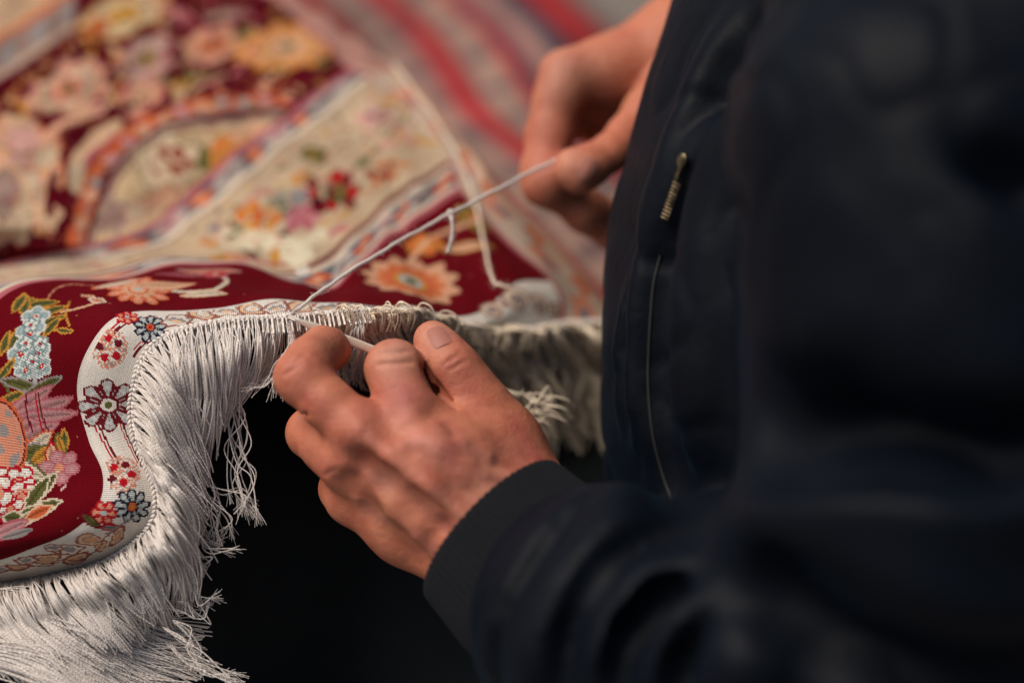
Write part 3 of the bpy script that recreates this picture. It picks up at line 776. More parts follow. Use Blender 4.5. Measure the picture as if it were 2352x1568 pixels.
# blue blossom cluster with green leaves
for (x, y, L, w, an) in ((75, 693, .75, .22, 1.2), (95, 696, .7, .2, .5), (55, 700, .7, .22, 2.2), (120, 712, .6, .2, .2), (115, 738, .7, .22, .3), (118, 748, .55, .16, -.2), (30, 790, .7, .22, 2.8), (45, 695, .5, .18, 2.8), (10, 787, .5, .15, 2.9)):
    lf(x, y, L, w, an, OLIVE, GOLD)
for (x, y, r) in ((80, 727, .62), (68, 765, .70), (47, 812, .62), (86, 815, .62), (60, 850, .5), (95, 842, .45)):
    fl(x, y, r, 5, lin(146, 164, 162), lin(206, 208, 200), RED, eye=CREAM, gap=.12, inner=lin(126, 150, 150))
for (x, y) in ((72,745),(58,790),(92,790),(75,832)): fl(x, y, .34, 5, lin(206, 208, 200), lin(120, 140, 140), RED, gap=.1)
vine([(78, 845), (80, 875), (88, 905)], .10, PALEB, **nb)
vine([(30, 1000), (48, 1040), (50, 1080), (38, 1110)], .07, ORANGE, **nb); vine([(120, 1050), (150, 1105), (142, 1125)], .05, lin(206, 170, 160), **nb)
vine([(160, 690), (150, 720), (158, 750)], .05, GOLD, **nb); vine([(0, 870), (20, 900), (14, 940)], .07, OLIVE, **nb)
for (x, y, L, w, an) in ((20, 915, .7, .16, 1.3), (150, 1010, .45, .12, .2), (145, 760, .4, .10, 1.2), (12, 850, .6, .14, .5)): lf(x, y, L, w, an, OLIVE, GOLD)
lf(45, 880, .9, .2, 1.9, OLIVE, GREY); lf(100, 885, .9, .18, 1.2, OLIVE, GREY)
# pink drooping blossoms
for (x, y, L, w, an) in ((60, 930, 1.4, .32, 1.2), (85, 940, 1.6, .34, 1.5), (105, 955, 1.4, .26, 1.75), (50, 985, 1.0, .4, 1.6), (75, 1000, 1.2, .35, 1.4)):
    lf(x, y, L, w, an, PINK, ROSE)
vine([(88, 900), (95, 950), (115, 1000), (125, 1035)], .05, MAROON, **nb); vine([(60, 905), (62, 950), (75, 990)], .05, MAROON, **nb); vine([(80, 905), (90, 960), (108, 1010)], .05, RED, **nb)
lf(88, 1020, .8, .3, 1.2, CREAM, ORANGE); lf(70, 1040, .9, .35, 1.9, OLIVE, GREY); lf(100, 1045, .7, .3, 1.3, GOLD, OLIVE); lf(118, 1040, .5, .22, .3, PEACH, RED); lf(140, 1020, .5, .15, 0, GOLD, OLIVE)
fl(137, 1075, .72, 6, PINK, ROSE, SALMON, squash=1.25, gap=.05)
lf(60, 1075, 1.1, .28, 2.2, CREAM, OLIVE)
# salmon medallion cut by the frame
sl, x, y = local(find(0, 1010, **nb), 3); q = np.hypot(x * .62, y * 1.0)
fill(sl, q < 1.15, ORANGE); fill(sl, q < 1.06, MAROON); fill(sl, q < 1.0, SALMON)
sw = (np.sin(x * 4.5) * np.sin(y * 5.2 + np.sin(x * 2)) > .28) & (q < .9); fill(sl, sw, GREY)
# rose
for (x, y, r) in ((15, 1110, .8), (45, 1105, .7), (10, 1150, .8), (50, 1140, .75), (25, 1170, .6), (-15, 1130, .9)):
    fl(x, y, r, 5, IVORY, RED, SALMON, gap=.1, inner=SALMON if r > .7 else None)
for (x, y, L, w, an) in ((100, 1120, .9, .25, .6), (85, 1135, .9, .28, .4), (95, 1165, .9, .28, .7), (60, 1185, .8, .3, .2), (35, 1190, .5, .25, .9), (80, 1180, .9, .2, .5)):
    lf(x, y, L, w, an, OLIVE, CREAM)
lf(90, 1175, .6, .22, .5, ORANGE, PEACH); lf(10, 1220, 1.1, .3, .1, PINK, ROSE); lf(40, 1225, .8, .2, .2, GREY, None)

# --- near guard stripe (ivory)
gb = dict(v0=.10, v1=.97, u0=4.5, u1=20)
def gf(x, y, *a, **k): flower(find(x, y, **gb), *a, **k)
def gl(x, y, *a, **k): leaf(find(x, y, **gb), *a, **k)
def gs(x, y, *a, **k): scroll(find(x, y, **gb), *a, **k)
# red hairlines along the stripe
hz = (FU > 8.8) & (FU < 15) & (t < 2.1)
for a in (.42, 1.62):
    ln = hz & (np.abs(t - a - .10 * np.sin(s_ * 1.7)) < .045) & (np.sin(s_ * 1.05) > -.2); Dye[ln] = MAROON
    ln = hz & (np.abs(t - a - .16 - .10 * np.sin(s_ * 1.7)) < .035) & (np.sin(s_ * 1.05) > .1); Dye[ln] = RED
def fuzzy(x, y):
    at = find(x, y, **gb); sl, a, b = local(at, 1.5); q = np.hypot(a, b * 1.1)
    nz = rng.random(q.shape)
    fill(sl, (q < .85) & (nz < .45) & (Ft[sl] < 2.0) & (Ft[sl] > .25), SALMON)
    fill(sl, (q < .80) & (nz > .80) & (Ft[sl] < 2.0) & (Ft[sl] > .25), GREY)
    for k in range(5):
        th = k * 1.256; fill(sl, np.hypot(a - .42 * math.cos(th), (b - .42 * math.sin(th))) < .17, MAROON if k % 2 else RED)
for q in ((250, 800), (280, 1085)): fuzzy(*q)
sl, a_, b_ = local(find(250, 930, **gb), 1.4); nz = rng.random(a_.shape); q = np.hypot(a_, b_)
fill(sl, (q < .95) & (np.abs(np.sin(2 * np.arctan2(b_, a_))) < .5) & (nz < .75), lin(196, 96, 78))
gf(250, 930, 1.0, 8, lin(186, 184, 180), MAROON, IVORY, gap=.42, eye=OLIVE, squash=1.2)
sl, a_, b_ = local(find(250, 930, **gb), .5); fill(sl, (np.hypot(a_, b_) < .26), IVORY); fill(sl, (np.hypot(a_, b_) < .15), OLIVE)
gf(345, 752, .60, 9, PALEB, NAVY, ORANGE, gap=.3, eye=RED, squash=1.1)
gf(292, 728, .40, 6, SALMON, RED, PALEB, gap=.2)
gf(305, 1165, .62, 9, PALEB, NAVY, ORANGE, gap=.3, eye=GOLD, squash=1.1)
gf(238, 1180, .44, 6, SALMON, RED, PALEB, gap=.25)
gl(205, 1195, .4, .13, 1.4, OLIVE, MAROON); gl(250, 1210, .35, .12, .9, GREY, RED)
gr_ = (FV > .10) & (FV < .96) & (FU > 4.5)
def go(x, y, rx, ry, col, a=0., lob=0, dep=.1, out=None, ow=3, mix=1.0): oval(x / q_, y / q_, rx / q_, ry / q_, col, a, lob, dep, out, ow / q_, gr_, mix)
def gband(pts, w, col): band([(a / q_, b_ / q_) for a, b_ in pts], w / q_, col, gr_)
LBR = lin(150, 92, 78); LGR = lin(150, 142, 140); LPE = lin(224, 184, 146)
for k, x in enumerate((405, 462, 520, 578, 636, 694, 752, 810, 868)):
    y = float(np.interp(x, [405, 462, 520, 578, 636, 694, 752, 868], [736, 722, 714, 709, 706, 704, 703, 702]))
    if k % 2 == 0:
        go(x, y, 30, 11, IVORY * .95, -.12, 6, .12, LBR, 2.5); go(x - 8, y, 13, 4.5, LGR, -.1, 4, .2); go(x + 12, y - 1, 9, 4, LGR, .2, 4, .2); go(x + 1, y + 3, 14, 3, LPE)
    else:
        go(x, y, 27, 12, LPE, .1, 0, 0, LBR, 3); go(x + 3, y, 15, 6.5, IVORY, 0, 0, 0, LGR, 2); go(x + 6, y, 7, 3, LPE)
    gband([(x + 22, y - 7), (x + 34, y - 2), (x + 30, y + 6), (x + 44, y + 8)], 3.2, LBR); gband([(x + 24, y - 3), (x + 33, y + 2), (x + 31, y + 9)], 2.4, LGR)
for x, y, rx, ry, a, f in ((205,1240,27,12,.1,1),(232,1252,14,10,-.7,1),(160,1262,26,10,-.1,0),(122,1258,16,7,.3,0),(105,1282,30,8,-.15,1),(60,1285,22,7,.0,0),(35,1303,28,6,-.1,1),(-5,1308,20,6,0,0),(175,1282,24,8,-.3,1),(270,1232,22,7,-.9,1)):
    go(x, y, rx, ry, LPE if f else IVORY * .95, a, 0 if f else 6, .12, LBR, 2.8)
    go(x, y, rx * .5, ry * .5, lin(214, 160, 116) if f else LGR, a, 0, 0, LGR, 1.5)
gband([(300,1190),(262,1222),(236,1234),(226,1262),(190,1282),(150,1284),(110,1296),(60,1304),(0,1316)], 3.0, LBR)
gband([(308,1182),(270,1215),(240,1226)], 4, LGR)
# small scattered ornament that fills the ground between and over the far motifs
def ornament(region, cell, dens, cols_, mixw, seed):
    r_ = np.random.default_rng(seed)
    gi = np.floor(Fs / cell).astype(int); gj = np.floor(Ft / cell).astype(int)
    hsh = (gi * 7919 + gj * 104729) % 9973
    tab = r_.random((9973, 5))
    cx = (gi + .2 + .6 * tab[hsh, 0]) * cell; cy = (gj + .2 + .6 * tab[hsh, 1]) * cell
    th = np.arctan2(Ft - cy, Fs - cx); q = np.hypot(Fs - cx, (Ft - cy) * (1 + tab[hsh, 4]))
    rad = cell * (.26 + .20 * tab[hsh, 2]) * (1 + .25 * np.cos(5 * th))
    ci = (tab[hsh, 3] * len(cols_)).astype(int)
    m_ = region & (q < rad) & (tab[hsh, 4] < dens)
    ca = np.array(cols_)[ci]
    Dye[m_] = Dye[m_] * (1 - mixw) + ca[m_] * mixw
    m2_ = m_ & (q < rad * .42); Dye[m2_] = Dye[m2_] * .4 + MAROON * .5
ornament((FV > 5.0) & (FU > 1), .45, .34, [WINE, MAROON, lin(200,120,70), OLIVE, TAN, DEEP], .42, 2)
ornament((FV > 3.06) & (FV < 3.94) & (FU > 1) & (FU < 8), .55, .22, [OLIVE, ROSE, lin(200,130,80), TAN], .32, 3)
ornament((FV > 3.06) & (FV < 3.94) & (FU > 7), .8, .60, [OLIVE, ROSE, lin(200,110,70), TAN, IVORY, MAROON], .62, 5)
ornament((FV > 3.06) & (FV < 3.94) & (FU > 7), .45, .40, [lin(200,130,80), ROSE, IVORY, GREY], .6, 6)
# knot-by-knot variation of the dye
Dye *= (1 + .10 * (rng.random(Ft.shape)[..., None] - .5))
abr = np.repeat(1 + .10 * (rng.random((1, Ft.shape[1], 1)) - .5), Ft.shape[0], 0); Dye *= abr; Dye *= .92; Dye[(Ft > 2.1) & (Ft < 8.2)] *= .9
fl_ = (rng.random(Ft.shape) < .0012) & (FV > 1); Dye[fl_] = Dye[fl_] * .4 + PEACH * .4

def rug_mat():
    m, nt, b = new_mat('knotted silk pile')
    a = node(nt, "ShaderNodeAttribute", attribute_name="dye")
    nt.links.new(a.outputs["Color"], b.inputs["Base Color"])
    st = node(nt, "ShaderNodeAttribute", attribute_name="knots")     # x: ribs along the weft, y: knots across
    sx = node(nt, "ShaderNodeSeparateXYZ"); nt.links.new(st.outputs["Vector"], sx.inputs[0])
    m1 = node(nt, "ShaderNodeMath", operation='MULTIPLY'); nt.links.new(sx.outputs[0], m1.inputs[0]); m1.inputs[1].default_value = 2 * math.pi
    m2 = node(nt, "ShaderNodeMath", operation='SINE'); nt.links.new(m1.outputs[0], m2.inputs[0])
    m3 = node(nt, "ShaderNodeMath", operation='MULTIPLY'); nt.links.new(sx.outputs[1], m3.inputs[0]); m3.inputs[1].default_value = 2 * math.pi
    m4 = node(nt, "ShaderNodeMath", operation='SINE'); nt.links.new(m3.outputs[0], m4.inputs[0])
    m5 = node(nt, "ShaderNodeMath", operation='MULTIPLY_ADD'); nt.links.new(m4.outputs[0], m5.inputs[0]); m5.inputs[1].default_value = .10; nt.links.new(m2.outputs[0], m5.inputs[2])
    b.inputs["Roughness"].default_value = .8
    b.inputs["Specular IOR Level"].default_value = .06
    b.inputs["Sheen Weight"].default_value = .0
    o = bump(nt, b, m5.outputs[0], .55, .0004)
    n = noise(nt, 900, 3); bump(nt, b, n.outputs[0], .25, .0006, prev=o)
    return m
M['rug'] = rug_mat()
Fg = grid_faces(nu, nv)
if flip > 0: Fg = Fg[:, ::-1]
rug = mesh_obj('floral_rug', G.reshape(-1, 3), Fg, M['rug'])
vattr(rug, "dye", Dye.reshape(-1, 3), 'FACE')
kn = np.stack([SS * 10 / .86, TT * 10 / .75, 0 * SS], -1).reshape(-1, 3)
vattr(rug, "knots", kn, 'POINT', 'FLOAT_VECTOR')
setp(rug, 'wine red silk rug with floral borders and long white fringe, draped over the knee', 'rug')
# woven back of the rug, a coarser sheet 3 mm behind the pile, closed to it along the edges
def backing():
    si = np.unique(np.concatenate([np.arange(0, nu, 6), [nu - 1]])); sj = np.unique(np.concatenate([np.arange(0, nv, 5), [nv - 1]]))
    Gb = G[np.ix_(si, sj)] - N3[np.ix_(si, sj)] * .0028
    nb_, mb_ = len(si), len(sj)
    V = list(Gb.reshape(-1, 3)); F = list(grid_faces(nb_, mb_))
    top = lambda i, j: G[si[i], sj[j]] - N3[si[i], sj[j]] * .0002
    loop = [(i, 0) for i in range(nb_)] + [(nb_ - 1, j) for j in range(1, mb_)] + [(i, mb_ - 1) for i in range(nb_ - 2, -1, -1)] + [(0, j) for j in range(mb_ - 2, 0, -1)]
    k0 = len(V)
    for i, j in loop: V.append(top(i, j))
    L = len(loop)
    for q in range(L):
        a, b2 = loop[q], loop[(q + 1) % L]
        F.append(np.array([a[0] * mb_ + a[1], b2[0] * mb_ + b2[1], k0 + (q + 1) % L, k0 + q]))
    o = mesh_obj('backing', np.array(V), np.array(F), cloth('rug foundation cotton', tuple(lin(190, 172, 156) * .8), .9, 0, nscale=900), rug)
    return o
backing()

# ---------------- fringe of the rug
def polyline_arc(fn, a, b, step):
    u = np.linspace(a, b, 3000); Pp = fn(u)
    L = np.concatenate([[0], np.cumsum(np.linalg.norm(np.diff(Pp, axis=0), axis=1))])
    k = int(L[-1] / step)
    return np.interp(np.linspace(0, L[-1], k + 1), L, u)
def guides_paths(guides, us, K):
    """guides {u: [(px,py,d)...4]} -> paths (n,K,3) starting on the end of the rug"""
    keys = sorted(guides); arr = np.array([[P(*q) for q in guides[k]] for k in keys])
    A = np.stack([np.stack([np.interp(us, keys, arr[:, j, q]) for q in range(3)], -1) for j in range(arr.shape[1])], 1)
    root = edge_pt(us)
    A = np.concatenate([root[:, None], A], 1)                        # n,5,3
    A = A.transpose(1, 0, 2)
    return cr(A, np.linspace(0, A.shape[0] - 1, K)).transpose(1, 0, 2)
GD = {
 4.9: [(828,752,.994),(836,790,.998),(842,840,1.004),(838,890,1.01)],
 5.3: [(790,756,1.004),(800,790,1.008),(812,830,1.012),(800,880,1.01)],
 6.0: [(678,772,.997),(668,815,.997),(654,855,.998),(640,885,1.0)],
 6.5: [(612,785,.989),(600,835,.989),(580,880,.990),(552,915,.99)],
 7.0: [(556,790,.978),(545,850,.978),(524,915,.984),(490,985,.99)],
 8.0: [(468,815,.975),(474,890,.974),(470,970,.980),(455,1060,.99)],
 9.0: [(412,832,.974),(438,915,.974),(452,1005,.980),(450,1090,.99)],
 10.0: [(378,868,.972),(416,955,.974),(440,1050,.980),(450,1130,.99)],
 11.0: [(362,928,.974),(402,1010,.975),(436,1095,.980),(450,1175,.99)],
 12.0: [(354,996,.976),(398,1070,.976),(432,1150,.980),(446,1230,.99)],
 13.0: [(366,1060,.974),(404,1120,.974),(436,1190,.978),(452,1265,.99)],
 14.0: [(396,1122,.968),(430,1172,.970),(452,1235,.975),(458,1300,.985)],
 15.0: [(400,1195,.966),(432,1245,.968),(448,1305,.975),(444,1370,.985)],
 16.0: [(368,1255,.968),(396,1305,.970),(408,1360,.976),(412,1412,.985)],
 17.0: [(268,1318,.972),(300,1360,.970),(318,1408,.974),(326,1452,.98)],
 18.0: [(138,1352,.978),(170,1402,.972),(225,1455,.970),(290,1510,.972)],
 19.0: [(8,1380,.980),(34,1432,.972),(92,1490,.968),(190,1560,.968)],
 20.0: [(-120,1392,.984),(-80,1450,.974),(-10,1520,.968),(90,1610,.966)],
}
def near_fringe():
    K = 22
    ub = polyline_arc(edge_pt, 4.9, 20, .0034)                       # one knotted bundle every 3.4 mm
    allp, rad = [], []; nb_ = len(ub); tt = np.linspace(0, 1, K)
    def sm(a, k): 
        for _ in range(k): a = .25 * np.roll(a, 1, 0) + .5 * a + .25 * np.roll(a, -1, 0)
        return a
    bA = rng.normal(0, 1, (nb_, 2)); bB = sm(rng.normal(0, 1, (nb_, 2)), 1) * 1.3; bC = rng.normal(0, 1, (nb_, 2)); bl = rng.uniform(.80, 1.10, nb_)
    blay = rng.random(nb_)
    for rep in range(22):
        back = rep >= 16                                              # a few strays that leave the bundles
        us = np.clip(ub + rng.normal(0, .004 if not back else .03, nb_), 4.9, 20)
        Pt = guides_paths(GD, us, K); n = nb_
        lenf = bl * rng.uniform(.86, 1.06, n) * (.92 if back else 1)
        Q = np.stack([cr(Pt[i], np.clip(tt * lenf[i], 0, 1.0) * (K - 1)) + np.maximum(tt * lenf[i] - 1, 0)[:, None] * (Pt[i, -1] - Pt[i, -3]) * 6 for i in range(n)])
        w1 = np.sin(np.pi * tt)[None, :, None]; w2 = (tt ** 1.5)[None, :, None]; w3 = (tt ** 3)[None, :, None]
        open_ = (np.clip(tt * 3.2, 0, 1) ** .8)[None, :, None]
        ind = rng.normal(0, .00085 if not back else .0022, (n, 2)); ph = rng.random((n, 1)) * 6.28
        off = .0012 * bA[:, None] * w1 + .0036 * bB[:, None] * w2 + .0022 * bC[:, None] * w3 + ind[:, None] * open_ + rng.normal(0, .0013 if not back else .003, (n, 2))[:, None] * w3
        wob = (np.sin(tt[None] * rng.uniform(5, 9) + ph) * tt[None] * (.0005 if not back else .0013))[..., None]
        Q = Q + (off[..., 0:1] + wob) * RT + off[..., 1:2] * UP * .6
        bul = (.0016 + .0034 * blay + .0016 * rng.random(n))[:, None] * np.sin(np.pi * np.clip(tt * 1.7 + .02, 0, 1))[None] * np.clip((us - 5) / 1.5, .2, 1)[:, None]
        Q = Q - FWD * bul[..., None] - FWD * .0012 + rng.normal(0, .00022, (n, 1, 3))
        allp.append(Q); rad.append(rng.uniform(.00020, .00028, n))
    Pp = np.concatenate(allp); rr = np.concatenate(rad)
    f = strands('fringe', Pp, rr, M['silk'], None, 5); adopt(f, rug)
    setp(f, kind='stuff')
near_fringe()

def lower_fringe():
    """a second layer of fringe swept sideways under the hanging one"""
    K = 20; n = 1000
    g = rng.random(n)
    lay = rng.random(n)
    Q = np.zeros((n, 5, 3))
    for i in range(n):
        a = g[i]; sh = lay[i] * 40
        x0 = -180 + 120 * rng.random()
        e = 330 + 160 * rng.random()
        d = .985 - .02 * rng.random()
        d = .990 - .022 * a; w = rng.normal(0, 9, 5); y0 = 1380 + 150 * a + rng.normal(0, 10)
        pts = [(x0, y0 - 30 * a, d), (x0 + 170, y0 - 12 + 10 * a + w[1] * .6, d - .004), (140 + sh, y0 + 12 + 60 * a + w[2], d - .006), (285 + sh - 60 * a, y0 + 30 + 130 * a + w[3], d - .004), (e - 80 * a, y0 + 62 + 200 * a + 2 * w[4], d + .002)]
        Q[i] = [P(*q) for q in pts]
    C = cr(Q.transpose(1, 0, 2), np.linspace(0, 4, K)).transpose(1, 0, 2)
    tt = np.linspace(0, 1, K); ph = rng.random(n) * 6.28
    C += (np.sin(tt[None] * 8 + ph[:, None]) * .0014 * tt[None])[..., None] * UP
    f = strands('fringe', C, rng.uniform(.00022, .0003, n), M['silk'], None, 5); adopt(f, rug)
    setp(f, kind='stuff')
lower_fringe()

def loose_ends():
    """strands hanging out of the mass, with frayed tips"""
    base = [
     [(530,905,.992),(556,960,.99),(540,1030,.99),(530,1090,.99),(545,1150,.99)],
     [(535,905,.992),(562,955,.99),(566,1010,.99),(545,1080,.99),(560,1170,.99)],
     [(528,910,.99),(548,970,.99),(560,1040,.99),(578,1100,.99),(556,1160,.99)],
     [(520,915,.99),(530,1000,.99),(548,1060,.99),(560,1110,.99),(596,1180,.99)],
     [(470,1040,.99),(480,1090,.99),(500,1130,.99),(505,1180,.99),(498,1222,.99)],
     [(455,1060,.99),(480,1110,.99),(520,1125,.99),(555,1120,.99),(580,1150,.99)],
     [(460,1080,.99),(470,1130,.99),(495,1160,.99),(520,1190,.99),(530,1218,.99)],
     [(450,1100,.99),(462,1150,.99),(480,1180,.99),(492,1200,.99),(480,1222,.99)],
     [(455,1150,.99),(470,1190,.99),(460,1220,.99),(470,1240,.99),(490,1250,.99)],
     [(440,1180,.985),(452,1230,.985),(470,1255,.985),(490,1262,.985),(515,1268,.985)],
     [(440,1230,.985),(455,1260,.985),(470,1280,.985),(482,1292,.985),(478,1300,.985)],
     [(660,745,.98),(668,790,.98),(655,850,.98),(630,870,.98),(600,888,.98)],
     [(665,745,.985),(676,780,.985),(672,820,.985),(640,840,.985),(612,868,.985)],
     [(400,1425,.98),(430,1445,.98),(440,1470,.98),(438,1500,.98),(445,1520,.98)],
     [(380,1440,.98),(420,1470,.98),(450,1500,.98),(480,1530,.98),(512,1548,.98)],
     [(390,1480,.98),(430,1520,.98),(470,1540,.98),(500,1555,.98),(525,1568,.98)],
     [(410,1380,.985),(432,1390,.985),(448,1402,.985),(456,1415,.985),(462,1400,.985)],
     [(420,1340,.985),(438,1350,.985),(450,1362,.985),(458,1375,.985),(466,1385,.985)],
    ]
    Q, tips = [], []
    for b in base:
        for rep in range(3 if b[0][1] < 1300 else 5):
            j = rng.normal(0, 1, (5, 2)) * np.array([3, 7, 11, 13, 15])[:, None] * (.0 if rep == 0 else 1)
            pts = [P(x + jj[0], y + jj[1] * .6, d - .002 * rep) for (x, y, d), jj in zip(b, j)]
            c = cr(np.array(pts), np.linspace(0, 4, 24)); Q.append(c)
            tdir = c[-1] - c[-3]; tdir /= np.linalg.norm(tdir)
            for k in range(7):
                dv = tdir + rng.normal(0, .38, 3); e = c[-1] + dv * rng.uniform(.0022, .0042)
                tips.append(np.linspace(c[-2], e, 24))
    n = len(Q)
    P_ = np.array(Q + tips); r = np.concatenate([np.full(n, .00028), np.full(len(tips), .00011)])
    f = strands('loose_strands', P_, r, M['silk'], None, 5); adopt(f, rug); setp(f, kind='stuff')
loose_ends()

def far_fringe():
    """cream tangle beyond the hand"""
    K = 24; nt = 560; m = 9; n = nt * m
    U0 = rng.uniform(0, 5.6, nt); U = np.repeat(U0, m) + rng.normal(0, .02, n); U = np.clip(U, 0, 5.6)
    root = edge_pt(U); px, py, d = proj(root); tt = np.linspace(0, 1, K)
    R_ = lambda a: np.repeat(a, m, 0)
    L = R_(rng.uniform(60, 330, nt) * np.interp(U0, [0, 1, 2, 3, 5, 5.6], [1.35, 1.3, 1.0, .75, .5, .4])) * rng.uniform(.8, 1.1, n)
    swx = np.interp(U, [0, 1.5, 3.5, 5.6], [-20, 0, 35, 45]) + R_(rng.normal(0, 1, nt) * np.interp(U0, [0, 1.5, 3, 5], [62, 45, 16, 10]))
    amp = R_(np.interp(U0, [0, 3, 5.6], [60, 26, 8]) * rng.uniform(.3, 1.3, nt))
    ph = R_(rng.random((nt, 3)) * 6.28) + rng.normal(0, .22, (n, 3)); fr = R_(rng.uniform(3, 7.5, (nt, 1))) + rng.normal(0, .25, (n, 1))
    X = px[:, None] + swx[:, None] * tt + amp[:, None] * (np.sin(fr * tt + ph[:, :1]) - np.sin(ph[:, :1])) * np.clip(tt * 2.0, 0, 1) + rng.normal(0, 9, (n, 1)) * tt
    Y = py[:, None] + L[:, None] * tt ** 1.15 + amp[:, None] * .7 * (np.cos(fr * tt + ph[:, 1:2]) - np.cos(ph[:, 1:2])) * np.clip(tt * 1.6, 0, 1) + rng.normal(0, 6, (n, 1)) * tt
    Dd = d[:, None] + np.interp(U, [0, 3, 4.5], [.016, .014, 0])[:, None] * np.clip(tt * 3, 0, 1) + .016 * tt - R_((.012 * rng.random((nt, 1)) - .016 * (rng.random((nt, 1)) < .45)) * np.interp(U0, [0, 3, 4.6], [1, 1, 0])[:, None]) * np.sin(np.pi * tt * .8) + rng.normal(0, .002, (n, 1)) * tt
    lift = np.sin(np.pi * np.clip(tt * 2.6, 0, 1))[None] * R_(rng.uniform(0, 1, (nt, 1))) * np.interp(U, [0, 4, 5], [1, 1, .3])[:, None]
    Y = Y - 22 * lift; Dd = Dd - .016 * lift
    Q = CAM + Dd[..., None] * (FWD + RT * (X[..., None] - 1176) / FPX + UP * (784 - Y[..., None]) / FPX)
    f = strands('fringe', Q, rng.uniform(.00024, .00036, n), M['silk_cream'], None, 5); adopt(f, rug)
    setp(f, label='tangled cream fringe beyond the nearer hand', kind='stuff')
    # loops standing up from the edge
    Q = []
    for i in range(46):
        u = rng.uniform(2.2, 5.8); r0 = edge_pt(u)[0]; x, y, d = [float(q) for q in proj(r0)]
        w = rng.uniform(18, 60); h = rng.uniform(6, 28)
        Q.append(cr(np.array([P(x, y, d), P(x + w * .3, y - h, d - .004), P(x + w * .8, y - h * .7, d - .006), P(x + w, y + 8, d - .004), P(x + w * .8, y + 40, d)]), np.linspace(0, 4, 24)))
    f = strands('loop_strands', np.array(Q), .0003, M['silk_cream'], None, 5); adopt(f, rug); setp(f, kind='stuff')
    # scattered ends lying on the lap
    Q = []
    for i in range(26):
        x0, y0 = rng.uniform(1150, 1250), rng.uniform(890, 985); dx = rng.uniform(40, 110)
        Q.append(cr(np.array([P(x0, y0, 1.04), P(x0 + dx * .4, y0 + rng.normal(0, 14), 1.036), P(x0 + dx * .8, y0 + rng.normal(8, 14), 1.036), P(x0 + dx, y0 + rng.normal(20, 20), 1.04)]), np.linspace(0, 3, 24)))
    f = strands('loose_strands', np.array(Q), .0003, M['silk_cream'], None, 5); adopt(f, rug); setp(f, kind='stuff')
far_fringe()

def binding():
    """twined knots along the end of the rug"""
    ub = polyline_arc(edge_pt, .2, 20, .0019)
    C0 = edge_pt(ub); Tn = np.gradient(C0, axis=0); Tn /= np.linalg.norm(Tn, axis=1, keepdims=True)
    iu = np.clip(np.searchsorted(uS, ub), 0, nu - 1)
    Nn = N3[iu, 0]; In = np.cross(Nn, Tn); 
    toward = G[iu, 6] - G[iu, 0]; sg = np.sign(np.einsum('ij,ij->i', In, toward))[:, None]; In = In * sg
    K = 7; paths = []; rad = []
    prof = np.array([.25, .72, 1, 1.05, 1, .72, .25])
    for off, sl_ in ((.0016, 1), (.0002, -1)):
        for i in range(len(ub)):
            c = C0[i] + In[i] * off + Nn[i] * .0011
            a = Tn[i] * .8 * sl_ + In[i] * .75 ; a /= np.linalg.norm(a)
            h = rng.uniform(.0013, .0017)
            w = np.linspace(-1, 1, K)
            paths.append(c[None] + a[None] * (w * h)[:, None] + Nn[i][None] * (.0006 * (1 - w ** 2))[:, None] + rng.normal(0, .00012, 3)); rad.append(prof * rng.uniform(.00062, .00078))
    f = strands('binding', np.array(paths), np.array(rad), M['silk'], None, 7); adopt(f, rug); setp(f, kind='stuff')
    # short loops that leave each knot and turn down into the fringe
    Q = []
    for i in range(0, len(ub)):
        if ub[i] < 4.9: continue
        o = -In[i]
        for k in range(2):
            j = rng.normal(0, .0003, 3)
            down = np.array([0, 0, -1.]) * .5 + o
            Q.append(cr(np.array([C0[i] + In[i] * .001 + Nn[i] * .001, C0[i] + o * .0012 + Nn[i] * .0022, C0[i] + o * .0036 + Nn[i] * .0016, C0[i] + o * .0060 - Nn[i] * .001 + down * .002]) + j, np.linspace(0, 3, 10)))
    f = strands('knot_loops', np.array(Q), .00033, M['silk'], None, 5); adopt(f, rug); setp(f, kind='stuff')
binding()
#@@PERSON
# ================================================================== THE PERSON
person = empty('person', (float(P(2140, 1250, 1.12)[0]), float(P(2140, 1250, 1.12)[1]), 0.0))
setp(person, 'person in dark jacket and black trousers bent over the rug, pulling thread at its fringe', 'person')
mm = .001
def ch(*pts): return [(P(x, y, d), r * mm) for x, y, d, r in pts]

# ---- left hand (nearer), back of the hand toward the camera
LH = Blob()
LH.chain(ch((1420,1500,.925,26),(1290,1385,.936,24.5),(1165,1255,.953,22)), .010)
LH.chain(ch((1128,1290,.968,17),(1055,1240,.972,14)), .012)
LH.chain(ch((1200,1150,.966,18),(1120,1060,.972,14)), .012)
LH.chain(ch((1175,1165,.960,16),(1060,1050,.958,13.5),(938,945,.960,11.6)), .010)      # metacarpals
LH.chain(ch((1135,1210,.955,16),(980,1080,.951,13.5),(822,984,.955,11.2)), .010)
LH.chain(ch((1095,1250,.958,15),(940,1155,.958,12.5),(800,1058,.963,11.2)), .010)
LH.chain(ch((1060,1285,.966,14),(930,1215,.970,12.5),(812,1140,.977,10.6)), .010)
LH.chain(ch((1130,1220,.984,17),(960,1110,.986,16),(890,1040,.984,13)), .014)           # palm
LH.chain(ch((1195,1120,.975,17),(1150,1020,.975,14.5),(1098,930,.974,11.8)), .012)     # thumb
LH.chain(ch((1098,930,.974,11.6),(1065,880,.974,10.4),(1036,842,.974,10.2),(1010,806,.978,8.6),(994,780,.982,7.8)), .005)
LH.cone(P(1115,1015,.982), P(1040,1000,.980), .0095, .0085, .010)                         # web of the thumb
LH.chain(ch((938,945,.960,11.6),(918,893,.962,10.5),(905,846,.966,11.0)), .0035)         # index
